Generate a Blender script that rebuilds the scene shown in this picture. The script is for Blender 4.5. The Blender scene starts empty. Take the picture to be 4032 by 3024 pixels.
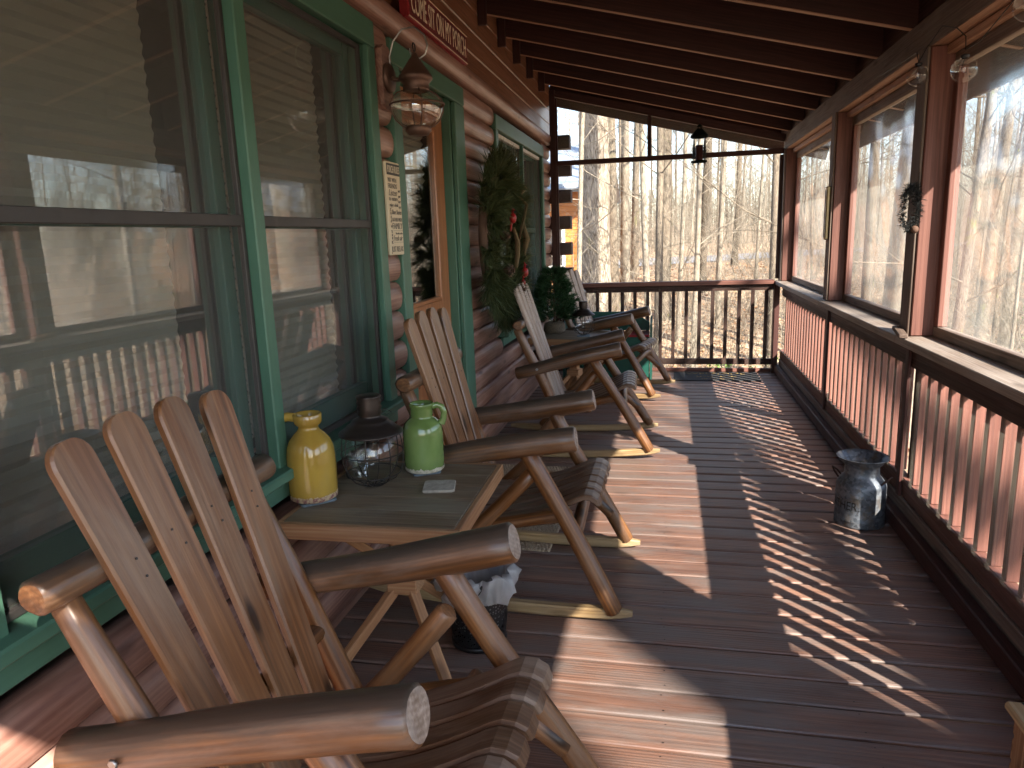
import bpy, math, random
import numpy as np
from mathutils import Vector, Matrix
S = bpy.context.scene
R = math.radians
rnd = random.Random(7)
# ------------------------------------------------------------------ camera
yaw, pit, rol, FOC = 0.2162, -0.20067, -0.03457, 718.52
CAMH = 1.48
fv = Vector((-math.sin(yaw)*math.cos(pit), math.cos(yaw)*math.cos(pit), math.sin(pit)))
rv = Vector((math.cos(yaw), math.sin(yaw), 0)); uv_ = rv.cross(fv)
r2 = rv*math.cos(rol) + uv_*math.sin(rol); u2 = uv_*math.cos(rol) - rv*math.sin(rol)
cam = bpy.data.cameras.new('camera'); co = bpy.data.objects.new('camera', cam); S.collection.objects.link(co)
co.matrix_world = Matrix(((r2.x, u2.x, -fv.x, 0), (r2.y, u2.y, -fv.y, 0), (r2.z, u2.z, -fv.z, CAMH), (0, 0, 0, 1)))
cam.sensor_width = 36; cam.lens = FOC/1024*36; cam.clip_start = 0.05; cam.clip_end = 900
S.camera = co
# ------------------------------------------------------------------ world, sun, exposure
SUN = Vector((0.679, -0.734, 0.722)).normalized()
w = bpy.data.worlds.new('World'); S.world = w; w.use_nodes = True
wn = w.node_tree.nodes; bg = wn['Background']
sky = wn.new('ShaderNodeTexSky'); sky.sky_type = 'NISHITA'; sky.sun_disc = False
sky.sun_elevation = math.asin(SUN.z); sky.sun_rotation = math.atan2(SUN.x, SUN.y)
sky.air_density = 1.0; sky.dust_density = 1.0; sky.altitude = 300
w.node_tree.links.new(sky.outputs[0], bg.inputs[0]); bg.inputs[1].default_value = 0.108
sl = bpy.data.lights.new('sun', 'SUN'); sl.energy = 5.0; sl.angle = R(0.55); sl.color = (1, 0.92, 0.81)
so = bpy.data.objects.new('sun', sl); S.collection.objects.link(so); so.rotation_euler = SUN.to_track_quat('Z', 'Y').to_euler()
so.location = (6, -7, 9)
S.view_settings.view_transform = 'Standard'; S.view_settings.look = 'None'; S.view_settings.exposure = 2.65; S.view_settings.gamma = 1
S.render.engine = 'CYCLES'
S.cycles.max_bounces = 8; S.cycles.diffuse_bounces = 4; S.cycles.glossy_bounces = 3; S.cycles.transmission_bounces = 6
S.cycles.transparent_max_bounces = 24; S.cycles.caustics_reflective = False; S.cycles.caustics_refractive = False
S.cycles.use_denoising = True; S.cycles.sample_clamp_indirect = 6
# ------------------------------------------------------------------ mesh builder
def basis(d, up=(0, 0, 1)):
    d = Vector(d).normalized(); up = Vector(up)
    if abs(d.dot(up)) > .98: up = Vector((1, 0, 0))
    s = up.cross(d).normalized(); u = d.cross(s).normalized()
    return d, s, u
def chamf(w, h, b):
    x, y = w/2, h/2
    return [(-x+b, -y), (x-b, -y), (x, -y+b), (x, y-b), (x-b, y), (-x+b, y), (-x, y-b), (-x, -y+b)]
class MB:
    def __init__(s): s.v = []; s.f = []; s.g = []; s.sm = []; s.mi = []
    def off(s): return Vector((rnd.uniform(0, 40), rnd.uniform(0, 40), rnd.uniform(0, 40)))
    def add(s, pts, faces, g, smooth=False, mi=0):
        n = len(s.v); s.v += [tuple(p) for p in pts]; s.g += [tuple(p) for p in g]
        for f in faces: s.f.append(tuple(n+i for i in f)); s.sm.append(smooth); s.mi.append(mi)
    def beam(s, a, b, w, h, bev=.003, up=(0, 0, 1), mi=0, off=None):
        """box from a to b; w across, h along up"""
        a, b = Vector(a), Vector(b); L = (b-a).length; d, sd, u = basis(b-a, up); o = off or s.off()
        bev = min(bev, w*.45, h*.45, L*.45)
        pts = []; g = []
        for l, e in ((0, bev), (bev, 0), (L-bev, 0), (L, bev)):
            for x, y in (chamf(w-2*e, h-2*e, bev if e == 0 else bev*.5)):
                pts.append(a+d*l+sd*x+u*y); g.append(o+Vector((l, x, y)))
        fs = []
        for k in range(3):
            for i in range(8):
                j = (i+1) % 8; fs.append((k*8+i, k*8+j, k*8+8+j, k*8+8+i))
        fs.append(tuple(range(7, -1, -1))); fs.append(tuple(range(24, 32)))
        s.add(pts, fs, g, mi=mi)
    def box(s, x0, x1, y0, y1, z0, z1, bev=.003, ax='y', mi=0):
        if ax == 'y': s.beam(((x0+x1)/2, y0, (z0+z1)/2), ((x0+x1)/2, y1, (z0+z1)/2), x1-x0, z1-z0, bev, mi=mi)
        elif ax == 'x': s.beam((x0, (y0+y1)/2, (z0+z1)/2), (x1, (y0+y1)/2, (z0+z1)/2), y1-y0, z1-z0, bev, mi=mi)
        else: s.beam(((x0+x1)/2, (y0+y1)/2, z0), ((x0+x1)/2, (y0+y1)/2, z1), y1-y0, x1-x0, bev, up=(1, 0, 0), mi=mi)
    def loft(s, secs, gs, closed=True, caps=True, smooth=True, mi=0, cmi=None):
        n = len(secs[0]); pts = [p for c in secs for p in c]; g = [p for c in gs for p in c]; fs = []
        for k in range(len(secs)-1):
            for i in range(n if closed else n-1):
                j = (i+1) % n; fs.append((k*n+i, k*n+j, (k+1)*n+j, (k+1)*n+i))
        s.add(pts, fs, g, smooth, mi)
        if caps:
            cm = mi if cmi is None else cmi; s.add(secs[0], [tuple(range(n-1, -1, -1))], gs[0], False, cm); s.add(secs[-1], [tuple(range(n))], gs[-1], False, cm)
    def tube(s, path, rad, n=12, jit=0, caps=True, cham=0, sq=1.0, mi=0, up=(0, 0, 1), facet=0, cmi=None):
        path = [Vector(p) for p in path]
        if isinstance(rad, (int, float)): rad = [rad]*len(path)
        rad = list(rad)
        if cham:
            d0 = (path[1]-path[0]).normalized(); d1 = (path[-1]-path[-2]).normalized()
            path = [path[0], path[0]+d0*cham]+path[1:-1]+[path[-1]-d1*cham, path[-1]]
            rad = [rad[0]-cham, rad[0]]+rad[1:-1]+[rad[-1], rad[-1]-cham]
        o = s.off(); secs = []; gs = []; L = 0; prev = None
        ph = [rnd.uniform(0, 6.28) for _ in range(4)]
        for i, p in enumerate(path):
            t = (path[min(i+1, len(path)-1)]-path[max(i-1, 0)])
            if prev is None: d, sd, u = basis(t, up)
            else:
                d = t.normalized(); sd = (prev - d*prev.dot(d)).normalized(); u = d.cross(sd)
            prev = sd
            if i: L += (path[i]-path[i-1]).length
            c = []; gg = []
            for k in range(n):
                a = 2*math.pi*k/n
                r = rad[i]*(1+jit*(math.sin(2*a+ph[0]+L*3)*.5+math.sin(3*a+ph[1]-L*5)*.35+math.sin(5*a+ph[2]+L*9)*.3))
                if facet: 
                    m = (a+ph[3]) % (math.pi/facet*2) - math.pi/facet
                    r *= (math.cos(math.pi/facet)/math.cos(m))*.6+.4
                q = (math.cos(a)*r, math.sin(a)*r*sq)
                c.append(p+sd*q[0]+u*q[1]); gg.append(o+Vector((L, q[0], q[1])))
            secs.append(c); gs.append(gg)
        s.loft(secs, gs, caps=caps, mi=mi, cmi=cmi)
    def log(s, a, b, ra, rb=None, n=14, seg=9, jit=.05, cham=.006, bow=.004, facet=0, mi=0, cmi=None):
        a, b = Vector(a), Vector(b); rb = rb or ra; d, sd, u = basis(b-a)
        p1, p2 = rnd.uniform(0, 6), rnd.uniform(0, 6)
        P = []; Q = []
        for i in range(seg+1):
            t = i/seg; P.append(a.lerp(b, t)+sd*bow*math.sin(t*4+p1)+u*bow*math.sin(t*5+p2)); Q.append((ra+(rb-ra)*t)*(1+.03*math.sin(t*9+p1)))
        s.tube(P, Q, n, jit, cham=cham, facet=facet, mi=mi, cmi=cmi)
    def lathe(s, prof, c=(0, 0, 0), n=32, caps=False, mi=0, wob=0):
        secs = []; gs = []; o = Vector((rnd.uniform(0, 9), rnd.uniform(0, 9), 0))
        for r, z in prof:
            ring = [Vector((r*math.cos(2*math.pi*k/n), r*math.sin(2*math.pi*k/n), z)) for k in range(n)]
            if wob: ring = [Vector((p.x*(1+wob*math.sin(3*k)), p.y*(1+wob*math.sin(3*k)), p.z+wob*math.sin(5*k+z*9)*.1)) for k, p in enumerate(ring)]
            secs.append([p+Vector(c) for p in ring]); gs.append([p+o for p in ring])
        s.loft(secs, gs, caps=caps, mi=mi)
    def extr(s, poly, depth, M=Matrix(), mi=0):
        """poly in local x,y; extruded along z, transformed by M"""
        n = len(poly); o = s.off(); a = [M@Vector((x, y, 0)) for x, y in poly]; b = [M@Vector((x, y, depth)) for x, y in poly]
        ga = [o+Vector((x, y, 0)) for x, y in poly]; gb = [o+Vector((x, y, depth)) for x, y in poly]
        s.add(a+b, [(i, (i+1) % n, n+(i+1) % n, n+i) for i in range(n)]+[tuple(range(n-1, -1, -1)), tuple(range(n, 2*n))], ga+gb, False, mi)
    def ball(s, c, r, n=14, m=9, sc=(1, 1, 1), mi=0):
        prof = []
        c = Vector(c); secs = []; gs = []; o = s.off()
        for i in range(m+1):
            t = math.pi*i/m; rr = max(r*math.sin(t), 1e-4); z = -r*math.cos(t)
            ring = [Vector((rr*math.cos(2*math.pi*k/n)*sc[0], rr*math.sin(2*math.pi*k/n)*sc[1], z*sc[2])) for k in range(n)]
            secs.append([p+c for p in ring]); gs.append([p+o for p in ring])
        s.loft(secs, gs, caps=False, mi=mi)
    def xf(s, M):
        s.v = [tuple(M@Vector(p)) for p in s.v]; return s
    def mesh(s, name, mats):
        me = bpy.data.meshes.new(name); me.from_pydata(s.v, [], s.f)
        me.polygons.foreach_set('use_smooth', s.sm); me.polygons.foreach_set('material_index', s.mi)
        at = me.attributes.new('gc', 'FLOAT_VECTOR', 'POINT'); at.data.foreach_set('vector', [c for p in s.g for c in p])
        for m in (mats if isinstance(mats, (list, tuple)) else [mats]): me.materials.append(m)
        me.update(); return me
    def build(s, name, mats, parent=None):
        o = bpy.data.objects.new(name, s.mesh(name, mats)); S.collection.objects.link(o)
        if parent: o.parent = parent
        return o
def tag(o, label=None, cat=None, group=None, kind=None):
    if label: o['label'] = label
    if cat: o['category'] = cat
    if group: o['group'] = group
    if kind: o['kind'] = kind
    return o
def thing(name, label, cat, loc=(0, 0, 0), rz=0, group=None):
    o = bpy.data.objects.new(name, None); S.collection.objects.link(o); o.location = loc; o.rotation_euler = (0, 0, rz)
    o.empty_display_size = .1
    return tag(o, label, cat, group)
def kids(o): return [c for c in S.collection.objects if c.parent == o]
def dup(o, loc=None, rz=None, label=None, parent=None):
    c = o.copy(); S.collection.objects.link(c); c.parent = parent
    for ch in kids(o): dup(ch, parent=c)
    if loc is not None: c.location = loc
    if rz is not None: c.rotation_euler = (0, 0, rz)
    if label: c['label'] = label
    return c
# ------------------------------------------------------------------ materials
def lin(c): return tuple(((x/255)/12.92 if x/255 <= .04045 else ((x/255+.055)/1.055)**2.4) for x in c)
class NT:
    def __init__(s, name):
        s.m = bpy.data.materials.new(name); s.m.use_nodes = True; s.t = s.m.node_tree; s.n = s.t.nodes; s.b = s.n['Principled BSDF']; s.out = s.n['Material Output']
    def new(s, ty, **k):
        n = s.n.new(ty)
        for a, b in k.items():
            if a.startswith('i_'): 
                key = a[2:]; key = int(key) if key.isdigit() else key.replace('_', ' ')
                n.inputs[key].default_value = b
            else: setattr(n, a, b)
        return n
    def l(s, a, b): s.t.links.new(a, b)
    def gc(s, scale=(1, 1, 1), obj=False):
        if obj: a = s.new('ShaderNodeTexCoord').outputs['Object']
        else: a = s.new('ShaderNodeAttribute', attribute_name='gc').outputs['Vector']
        m = s.new('ShaderNodeMapping'); m.inputs['Scale'].default_value = scale; s.l(a, m.inputs[0]); return m.outputs[0]
    def noise(s, vec, scale, detail=4, rough=.55, dist=0):
        n = s.new('ShaderNodeTexNoise'); n.inputs['Scale'].default_value = scale; n.inputs['Detail'].default_value = detail
        n.inputs['Roughness'].default_value = rough; n.inputs['Distortion'].default_value = dist; s.l(vec, n.inputs['Vector']); return n.outputs[0]
    def ramp(s, fac, stops):
        n = s.new('ShaderNodeValToRGB'); e = n.color_ramp.elements
        while len(e) < len(stops): e.new(.5)
        for i, (p, c) in enumerate(stops): e[i].position = p; e[i].color = (*c[:3], 1) if len(c) >= 3 else (c[0], c[0], c[0], 1)
        s.l(fac, n.inputs[0]); return n.outputs[0]
    def mix(s, fac, a, b, mode='MIX'):
        n = s.new('ShaderNodeMix', data_type='RGBA', blend_type=mode)
        for v, i in ((fac, 0), (a, 6), (b, 7)):
            if isinstance(v, (int, float)): n.inputs[i].default_value = v
            elif isinstance(v, tuple): n.inputs[i].default_value = (*v[:3], 1)
            else: s.l(v, n.inputs[i])
        return n.outputs[2]
    def math(s, op, a, b=0, clamp=False):
        n = s.new('ShaderNodeMath', operation=op, use_clamp=clamp)
        for v, i in ((a, 0), (b, 1)):
            if isinstance(v, (int, float)): n.inputs[i].default_value = v
            else: s.l(v, n.inputs[i])
        return n.outputs[0]
    def bump(s, h, st=.3, d=.002):
        n = s.new('ShaderNodeBump'); n.inputs['Strength'].default_value = st; n.inputs['Distance'].default_value = d; s.l(h, n.inputs['Height']); s.l(n.outputs[0], s.b.inputs['Normal'])
    def fin(s, col=None, rough=.6, metal=0, spec=.5, **k):
        if col is not None:
            if isinstance(col, tuple): s.b.inputs['Base Color'].default_value = (*col, 1)
            else: s.l(col, s.b.inputs['Base Color'])
        if isinstance(rough, (int, float)): s.b.inputs['Roughness'].default_value = rough
        else: s.l(rough, s.b.inputs['Roughness'])
        s.b.inputs['Metallic'].default_value = metal; s.b.inputs['Specular IOR Level'].default_value = spec
        for a, b in k.items(): s.b.inputs[a.replace('_', ' ')].default_value = b
        return s.m
def wood(name, dark, mid, light, rough=.55, along=1.6, across=34, knots=.5, weather=None, wamt=.5, bump=.35, coat=0, spec=.4, vary=.3, lowf=2.2, ring=26, toprot=None, rw=.13):
    n = NT(name); across *= 1.5
    v = n.gc((along, across, across)); g = n.noise(v, 1, 6, .6, .6)
    v2 = n.gc((along*3, across*3.6, across*3.6)); f = n.noise(v2, 1, 3, .6)
    wv_ = n.new('ShaderNodeTexWave', wave_type='RINGS', rings_direction='X', wave_profile='SIN'); n.l(n.gc((.16, 1, 1)), wv_.inputs['Vector'])
    wv_.inputs['Scale'].default_value = ring; wv_.inputs['Distortion'].default_value = 9; wv_.inputs['Detail'].default_value = 3; wv_.inputs['Detail Scale'].default_value = .22; wv_.inputs['Detail Roughness'].default_value = .6
    g2 = n.math('ADD', n.math('MULTIPLY', g, 1-rw), n.math('MULTIPLY', wv_.outputs['Fac'], rw))
    c = n.ramp(g2, [(.30, dark), (.50, mid), (.70, light)])
    c = n.mix(n.ramp(f, [(.38, (0,)), (.66, (.55,))]), c, dark)
    v3 = n.gc((lowf*.6, lowf*2, lowf*2)); lo = n.noise(v3, 1, 3, .5)
    c = n.mix(n.math('MULTIPLY', n.ramp(lo, [(.35, (0,)), (.65, (1,))]), vary), c, light)
    if weather:
        v4 = n.gc((2.2, 9, 9)); wv = n.noise(v4, 1, 5, .65, .4)
        c = n.mix(n.math('MULTIPLY', n.ramp(wv, [(.42, (0,)), (.62, (1,))]), wamt), c, weather)
    if knots:
        v5 = n.gc((3.2, 11, 11)); vo = n.new('ShaderNodeTexVoronoi'); vo.inputs['Scale'].default_value = 1; n.l(v5, vo.inputs['Vector'])
        k = n.ramp(vo.outputs['Distance'], [(.09, (1,)), (.20, (0,))]); c = n.mix(n.math('MULTIPLY', k, knots), c, tuple(x*.35 for x in dark))
    if toprot:
        ge = n.new('ShaderNodeNewGeometry'); sx = n.new('ShaderNodeSeparateXYZ'); n.l(ge.outputs['Normal'], sx.inputs[0]); tv = n.noise(n.gc((3, 16, 16)), 1, 6, .7, .5)
        tf = n.ramp(n.math('ADD', n.math('MULTIPLY', sx.outputs[2], .55), n.math('MULTIPLY', tv, .9)), [(.50, (0,)), (.85, (.9,))]); c = n.mix(tf, c, toprot)
    oi = n.new('ShaderNodeObjectInfo'); hv = n.new('ShaderNodeHueSaturation'); n.l(c, hv.inputs['Color'])
    n.l(n.math('ADD', n.math('MULTIPLY', oi.outputs['Random'], .22), .89), hv.inputs['Value'])
    n.bump(n.math('ADD', g2, n.math('MULTIPLY', f, .6)), bump, .0025)
    if coat: n.b.inputs['Coat Weight'].default_value = coat; n.b.inputs['Coat Roughness'].default_value = .25
    rr = n.ramp(f, [(.3, (rough*.85,)), (.7, (min(1, rough*1.2),))])
    return n.fin(hv.outputs[0], rr, spec=spec)
def paint(name, col, rough=.5, var=.12, bump=.15, dirt=None, along=2, across=30, spec=.4):
    n = NT(name); v = n.gc((along, across, across)); g = n.noise(v, 1, 5, .6); lo = n.noise(n.gc((3, 3, 3)), 1, 4)
    c = n.ramp(n.math('ADD', n.math('MULTIPLY', g, .5), n.math('MULTIPLY', lo, .5)), [(.35, tuple(x*(1-var) for x in col)), (.65, tuple(min(1, x*(1+var)) for x in col))])
    if dirt:
        d = n.noise(n.gc((6, 9, 9)), 1, 6, .7); c = n.mix(n.ramp(d, [(.55, (0,)), (.72, (.7,))]), c, dirt)
    n.bump(g, bump, .002); return n.fin(c, rough, spec=spec)
M = {}
M['deck'] = wood('deck_stain', (.070, .036, .028), (.180, .092, .063), (.275, .152, .104), .42, 1.1, 62, .3, (.15, .125, .112), .75, .8, spec=.6, vary=.25, ring=30, rw=.22)
M['red'] = wood('red_stain', (.075, .027, .020), (.145, .056, .040), (.20, .088, .064), .6, 1.5, 40, .3, None, 0, .3)
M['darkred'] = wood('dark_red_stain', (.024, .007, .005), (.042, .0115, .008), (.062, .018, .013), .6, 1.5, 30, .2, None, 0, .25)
M['grey'] = wood('weathered_board', (.07, .045, .033), (.135, .09, .066), (.23, .165, .125), .7, 1.3, 38, .5, (.20, .165, .135), .5, .6)
M['cap'] = wood('worn_cap_board', (.13, .095, .07), (.24, .185, .145), (.38, .31, .26), .6, 1.3, 38, .5, (.36, .32, .28), .5, .6)
M['tan_wood'] = wood('tan_board', (.20, .10, .055), (.34, .18, .11), (.46, .28, .18), .65, 1.3, 38, .5, None, 0, .4)
M['log'] = wood('log_stain', (.13, .058, .042), (.235, .118, .088), (.35, .20, .155), .42, .8, 14, .6, (.38, .25, .20), .4, .35, coat=.25, lowf=1.2)
M['plank'] = wood('plank_stain', (.10, .038, .018), (.17, .068, .035), (.25, .115, .065), .38, .9, 18, .5, None, 0, .3, coat=.3)
M['chair'] = wood('chair_stain', (.045, .015, .004), (.14, .050, .012), (.26, .115, .036), .40, 1.5, 26, .95, (.22, .145, .095), .4, .5, coat=.25, lowf=1.6)
M['slat'] = wood('slat_stain', (.065, .023, .007), (.155, .060, .019), (.25, .112, .044), .36, 1.3, 22, .95, (.25, .165, .105), .4, .35, coat=.2, lowf=1.4)
M['armw'] = wood('arm_stain', (.035, .014, .006), (.115, .044, .013), (.22, .105, .042), .40, 1.6, 20, .9, (.20, .165, .135), .45, .5, coat=.2, lowf=1.3, toprot=(.045, .034, .026))
M['endgrain'] = wood('end_grain', (.14, .09, .06), (.27, .20, .15), (.40, .32, .26), .7, 20, 20, 0, (.34, .31, .28), .6, .4)
M['seatw'] = wood('seat_stain', (.045, .020, .010), (.10, .048, .024), (.17, .098, .056), .38, 1.3, 26, .7, (.28, .22, .17), .5, .4, coat=.2)
M['rocker'] = wood('rocker_wood', (.20, .12, .05), (.34, .22, .095), (.48, .34, .17), .6, 1.6, 30, .4, (.24, .20, .15), .4, .4)
M['slatw'] = wood('bleached_slat', (.20, .12, .085), (.33, .225, .165), (.47, .36, .29), .5, 1.3, 22, .8, (.46, .39, .34), .55, .35)
M['table'] = wood('table_top', (.080, .052, .030), (.145, .098, .057), (.21, .15, .095), .5, 1.4, 34, .3, (.20, .18, .135), .6, .35)
M['tleg'] = wood('table_leg', (.18, .08, .034), (.30, .15, .068), (.42, .26, .14), .6, 1.4, 32, .6, None, 0, .4)
M['green'] = paint('green_paint', (.060, .140, .094), .45, .15, .25)
M['dgreen'] = paint('dark_green_paint', (.012, .075, .055), .45, .15, .2)
M['door'] = wood('door_wood', (.20, .065, .02), (.34, .12, .04), (.44, .18, .07), .35, .9, 24, .2, None, 0, .15, coat=.4)
def simple(name, col, rough=.5, metal=0, **k):
    n = NT(name); d = n.noise(n.gc((14, 14, 14)), 1, 4); c = n.ramp(d, [(.3, tuple(x*.85 for x in col)), (.7, tuple(min(1, x*1.15) for x in col))]); return n.fin(c, rough, metal, **k)
M['bronze'] = simple('bronze_metal', (.045, .035, .030), .38, .7)
M['wire'] = simple('dark_wire', (.03, .025, .022), .45, .6)
M['black'] = simple('black_metal', (.012, .012, .013), .4, .3)
M['brown'] = simple('aged_copper', (.13, .075, .055), .5, .55)
M['steel'] = simple('screw_steel', (.35, .34, .32), .4, .9)
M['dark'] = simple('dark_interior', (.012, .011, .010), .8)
M['frame'] = simple('window_frame', (.035, .030, .028), .5)
M['white'] = simple('white_head', (.6, .6, .56), .6)
M['black_soft'] = simple('black_yarn', (.008, .009, .008), .9)
n = NT('blind_fabric'); M['blind'] = n.fin((.38, .35, .30), .9)
def glass(name, tint=(1, 1, 1), rough=0, r0=.05, top=.6, pw=3.5):
    """thin clear glass: see-through with a mirror share that grows towards grazing view"""
    n = NT(name); gl = n.new('ShaderNodeBsdfGlossy'); gl.inputs['Roughness'].default_value = rough; gl.inputs['Color'].default_value = (1, 1, 1, 1)
    tr = n.new('ShaderNodeBsdfTransparent'); tr.inputs[0].default_value = (*tint, 1); lw = n.new('ShaderNodeLayerWeight'); lw.inputs[0].default_value = .5
    f = n.math('ADD', n.math('MULTIPLY', n.math('POWER', lw.outputs['Facing'], pw), top), r0, True)
    mx = n.new('ShaderNodeMixShader'); n.l(f, mx.inputs[0]); n.l(tr.outputs[0], mx.inputs[1]); n.l(gl.outputs[0], mx.inputs[2]); n.l(mx.outputs[0], n.out.inputs[0]); return n.m
M['pane'] = glass('window_glass', (.8, .85, .83), 0, .24, .7, 4)
M['glass'] = glass('clear_glass', (.97, .98, .97), .0, .05, .38, 3.5)
M['lamp_glass'] = glass('lamp_glass', (.93, .93, .88), .0, .16, .5, 3)
M['facet'] = glass('cut_glass', (.9, .92, .92), .02, .25, .6, 2)
def screen(name, op, col, wrinkle=0, gloss=0, trl=.55):
    """insect mesh / clear vinyl: partly open, the rest scatters light"""
    n = NT(name); tr = n.new('ShaderNodeBsdfTransparent'); df = n.new('ShaderNodeBsdfDiffuse'); tl = n.new('ShaderNodeBsdfTranslucent')
    df.inputs[0].default_value = (*col, 1); tl.inputs[0].default_value = (*col, 1)
    m1 = n.new('ShaderNodeMixShader'); m1.inputs[0].default_value = trl; n.l(df.outputs[0], m1.inputs[1]); n.l(tl.outputs[0], m1.inputs[2])
    m2 = n.new('ShaderNodeMixShader'); n.l(tr.outputs[0], m2.inputs[1]); n.l(m1.outputs[0], m2.inputs[2])
    v = n.noise(n.gc((1.2, 2.2, .8)), 1, 4, .5, 1.5)
    f = n.ramp(v, [(.3, (op*(1-wrinkle),)), (.7, (min(1, op*(1+wrinkle)),))]); n.l(f, m2.inputs[0])
    if gloss:
        gl = n.new('ShaderNodeBsdfGlossy'); gl.inputs['Roughness'].default_value = .12; m3 = n.new('ShaderNodeMixShader'); fr = n.new('ShaderNodeFresnel'); fr.inputs[0].default_value = 1.35
        n.l(n.math('MULTIPLY', fr.outputs[0], gloss), m3.inputs[0]); n.l(m2.outputs[0], m3.inputs[1]); n.l(gl.outputs[0], m3.inputs[2]); n.l(m3.outputs[0], n.out.inputs[0])
    else: n.l(m2.outputs[0], n.out.inputs[0])
    return n.m
M['mesh'] = screen('insect_screen', .22, (.20, .185, .15), .05)
M['vinyl'] = screen('clear_vinyl_sheet', .14, (.68, .70, .66), .6, .4)
M['wmesh'] = screen('window_screen', .26, (.22, .22, .20), .06, 0, .2)
def jug(name, glaze, dark, unglazed, zlim):
    n = NT(name); v = n.gc(); sx = n.new('ShaderNodeSeparateXYZ'); n.l(v, sx.inputs[0])
    ns = n.noise(n.gc((60, 60, 60)), 1, 4, .7); lo = n.noise(n.gc((9, 9, 5)), 1, 3)
    c = n.ramp(lo, [(.3, dark), (.65, glaze)])
    h = n.math('ADD', sx.outputs[2], n.math('MULTIPLY', ns, -.03)); k = n.math('LESS_THAN', h, zlim-.015)
    c2 = n.ramp(ns, [(.45, unglazed[0]), (.55, unglazed[1])]); c = n.mix(k, c, c2)
    n.l(n.math('ADD', n.math('MULTIPLY', k, .6), .12), n.b.inputs['Roughness']); n.bump(n.noise(n.gc((8, 8, 60)), 1, 2), .15, .003)
    m = n.fin(c, .12, spec=.6); n.l(n.math('ADD', n.math('MULTIPLY', k, .6), .12), n.b.inputs['Roughness']); return m
M['yjug'] = jug('yellow_glaze', (.38, .25, .045), (.26, .155, .028), ((.20, .07, .07), (.48, .36, .22)), .022)
M['gjug'] = jug('green_glaze', (.165, .24, .075), (.095, .15, .04), ((.40, .36, .26), (.58, .54, .42)), .018)
def stone(name, col, sc=40):
    n = NT(name); a = n.noise(n.gc((sc, sc, sc)), 1, 6, .7); n.bump(a, .5, .003); return n.fin(n.ramp(a, [(.3, tuple(x*.7 for x in col)), (.7, tuple(x*1.3 for x in col))]), .8)
M['slate'] = stone('blue_slate', (.11, .14, .16)); M['tan'] = stone('tan_stone', (.34, .30, .24))
n = NT('galvanised_metal'); a = n.new('ShaderNodeTexVoronoi'); a.inputs['Scale'].default_value = 70; n.l(n.gc(), a.inputs['Vector'])
b_ = n.noise(n.gc((16, 16, 12)), 1, 6, .7)
c_ = n.ramp(a.outputs['Color'], [(.2, (.09, .10, .115)), (.8, (.19, .21, .235))]); c_ = n.mix(n.ramp(b_, [(.52, (0,)), (.66, (.75,))]), c_, (.17, .13, .09)); M['galv'] = n.fin(c_, .5, .65)
n = NT('jute'); a = n.noise(n.gc((120, 120, 120)), 1, 3); M['jute'] = n.fin(n.ramp(a, [(.3, (.17, .12, .075)), (.7, (.38, .30, .20))]), .95)
n = NT('burlap'); a = n.noise(n.gc((150, 150, 150)), 1, 2); n.bump(a, .6, .003); M['burlap'] = n.fin(n.ramp(a, [(.3, (.07, .05, .035)), (.7, (.17, .13, .09))]), .95)
def leafm(name, cols, rough=.6, trl=.25):
    n = NT(name); a = n.noise(n.gc((9, 9, 9)), 1, 3); n.fin(n.ramp(a, [(.3, cols[0]), (.5, cols[1]), (.7, cols[2])]), rough, spec=.25); return n.m
M['needle'] = leafm('pine_needles', ((.014, .028, .012), (.045, .062, .022), (.13, .13, .05)))
M['needle2'] = leafm('dark_needles', ((.010, .030, .012), (.022, .06, .022), (.05, .10, .035)))
M['shrub'] = leafm('laurel_leaf', ((.05, .10, .02), (.10, .18, .03), (.17, .26, .06)))
M['red_gloss'] = simple('red_feather', (.30, .010, .012), .35)
M['cone'] = simple('pinecone', (.10, .05, .03), .8)
M['ribbon'] = simple('burlap_ribbon', (.19, .135, .07), .9)
n = NT('plastic_bag'); tr = n.new('ShaderNodeBsdfTransparent'); df = n.new('ShaderNodeBsdfTranslucent'); df.inputs[0].default_value = (.62, .62, .62, 1); d2 = n.b; d2.inputs['Base Color'].default_value = (.58, .58, .58, 1); d2.inputs['Roughness'].default_value = .25
m1 = n.new('ShaderNodeMixShader'); m1.inputs[0].default_value = .35; n.l(d2.outputs[0], m1.inputs[1]); n.l(df.outputs[0], m1.inputs[2])
m2 = n.new('ShaderNodeMixShader'); m2.inputs[0].default_value = .68; n.l(tr.outputs[0], m2.inputs[1]); n.l(m1.outputs[0], m2.inputs[2]); n.l(m2.outputs[0], n.out.inputs[0]); M['bag'] = n.m
def bark(name, dark, light, sc=1, moss=False):
    n = NT(name); v = n.gc((5*sc, 22*sc, 22*sc)); a = n.noise(v, 1, 7, .72, 1.6); b = n.noise(n.gc((.6, 1.5, 1.5)), 1, 3)
    c = n.ramp(a, [(.36, dark), (.5, tuple((x+y)/2 for x, y in zip(dark, light))), (.62, light)])
    c = n.mix(n.ramp(b, [(.45, (0,)), (.7, (.4,))]), c, (.28, .22, .16))
    if moss:
        d = n.noise(n.gc((1.3, 3, 3)), 1, 5, .7); c = n.mix(n.ramp(d, [(.60, (0,)), (.70, (.8,))]), c, (.20, .22, .05))
    n.bump(a, 1, .03); return n.fin(c, .9, spec=.15)
M['bark_big'] = bark('furrowed_bark', (.07, .05, .035), (.42, .36, .28), .7, True)
M['bark_pale'] = bark('pale_bark', (.12, .10, .075), (.38, .335, .26), 2)
M['bark_grey'] = bark('grey_bark', (.05, .04, .03), (.24, .20, .15), 1.4, True)
M['bark_dark'] = bark('dark_bark', (.035, .028, .02), (.14, .115, .085), 1.4)
n = NT('leaf_litter'); v = n.gc(obj=True)
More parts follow.
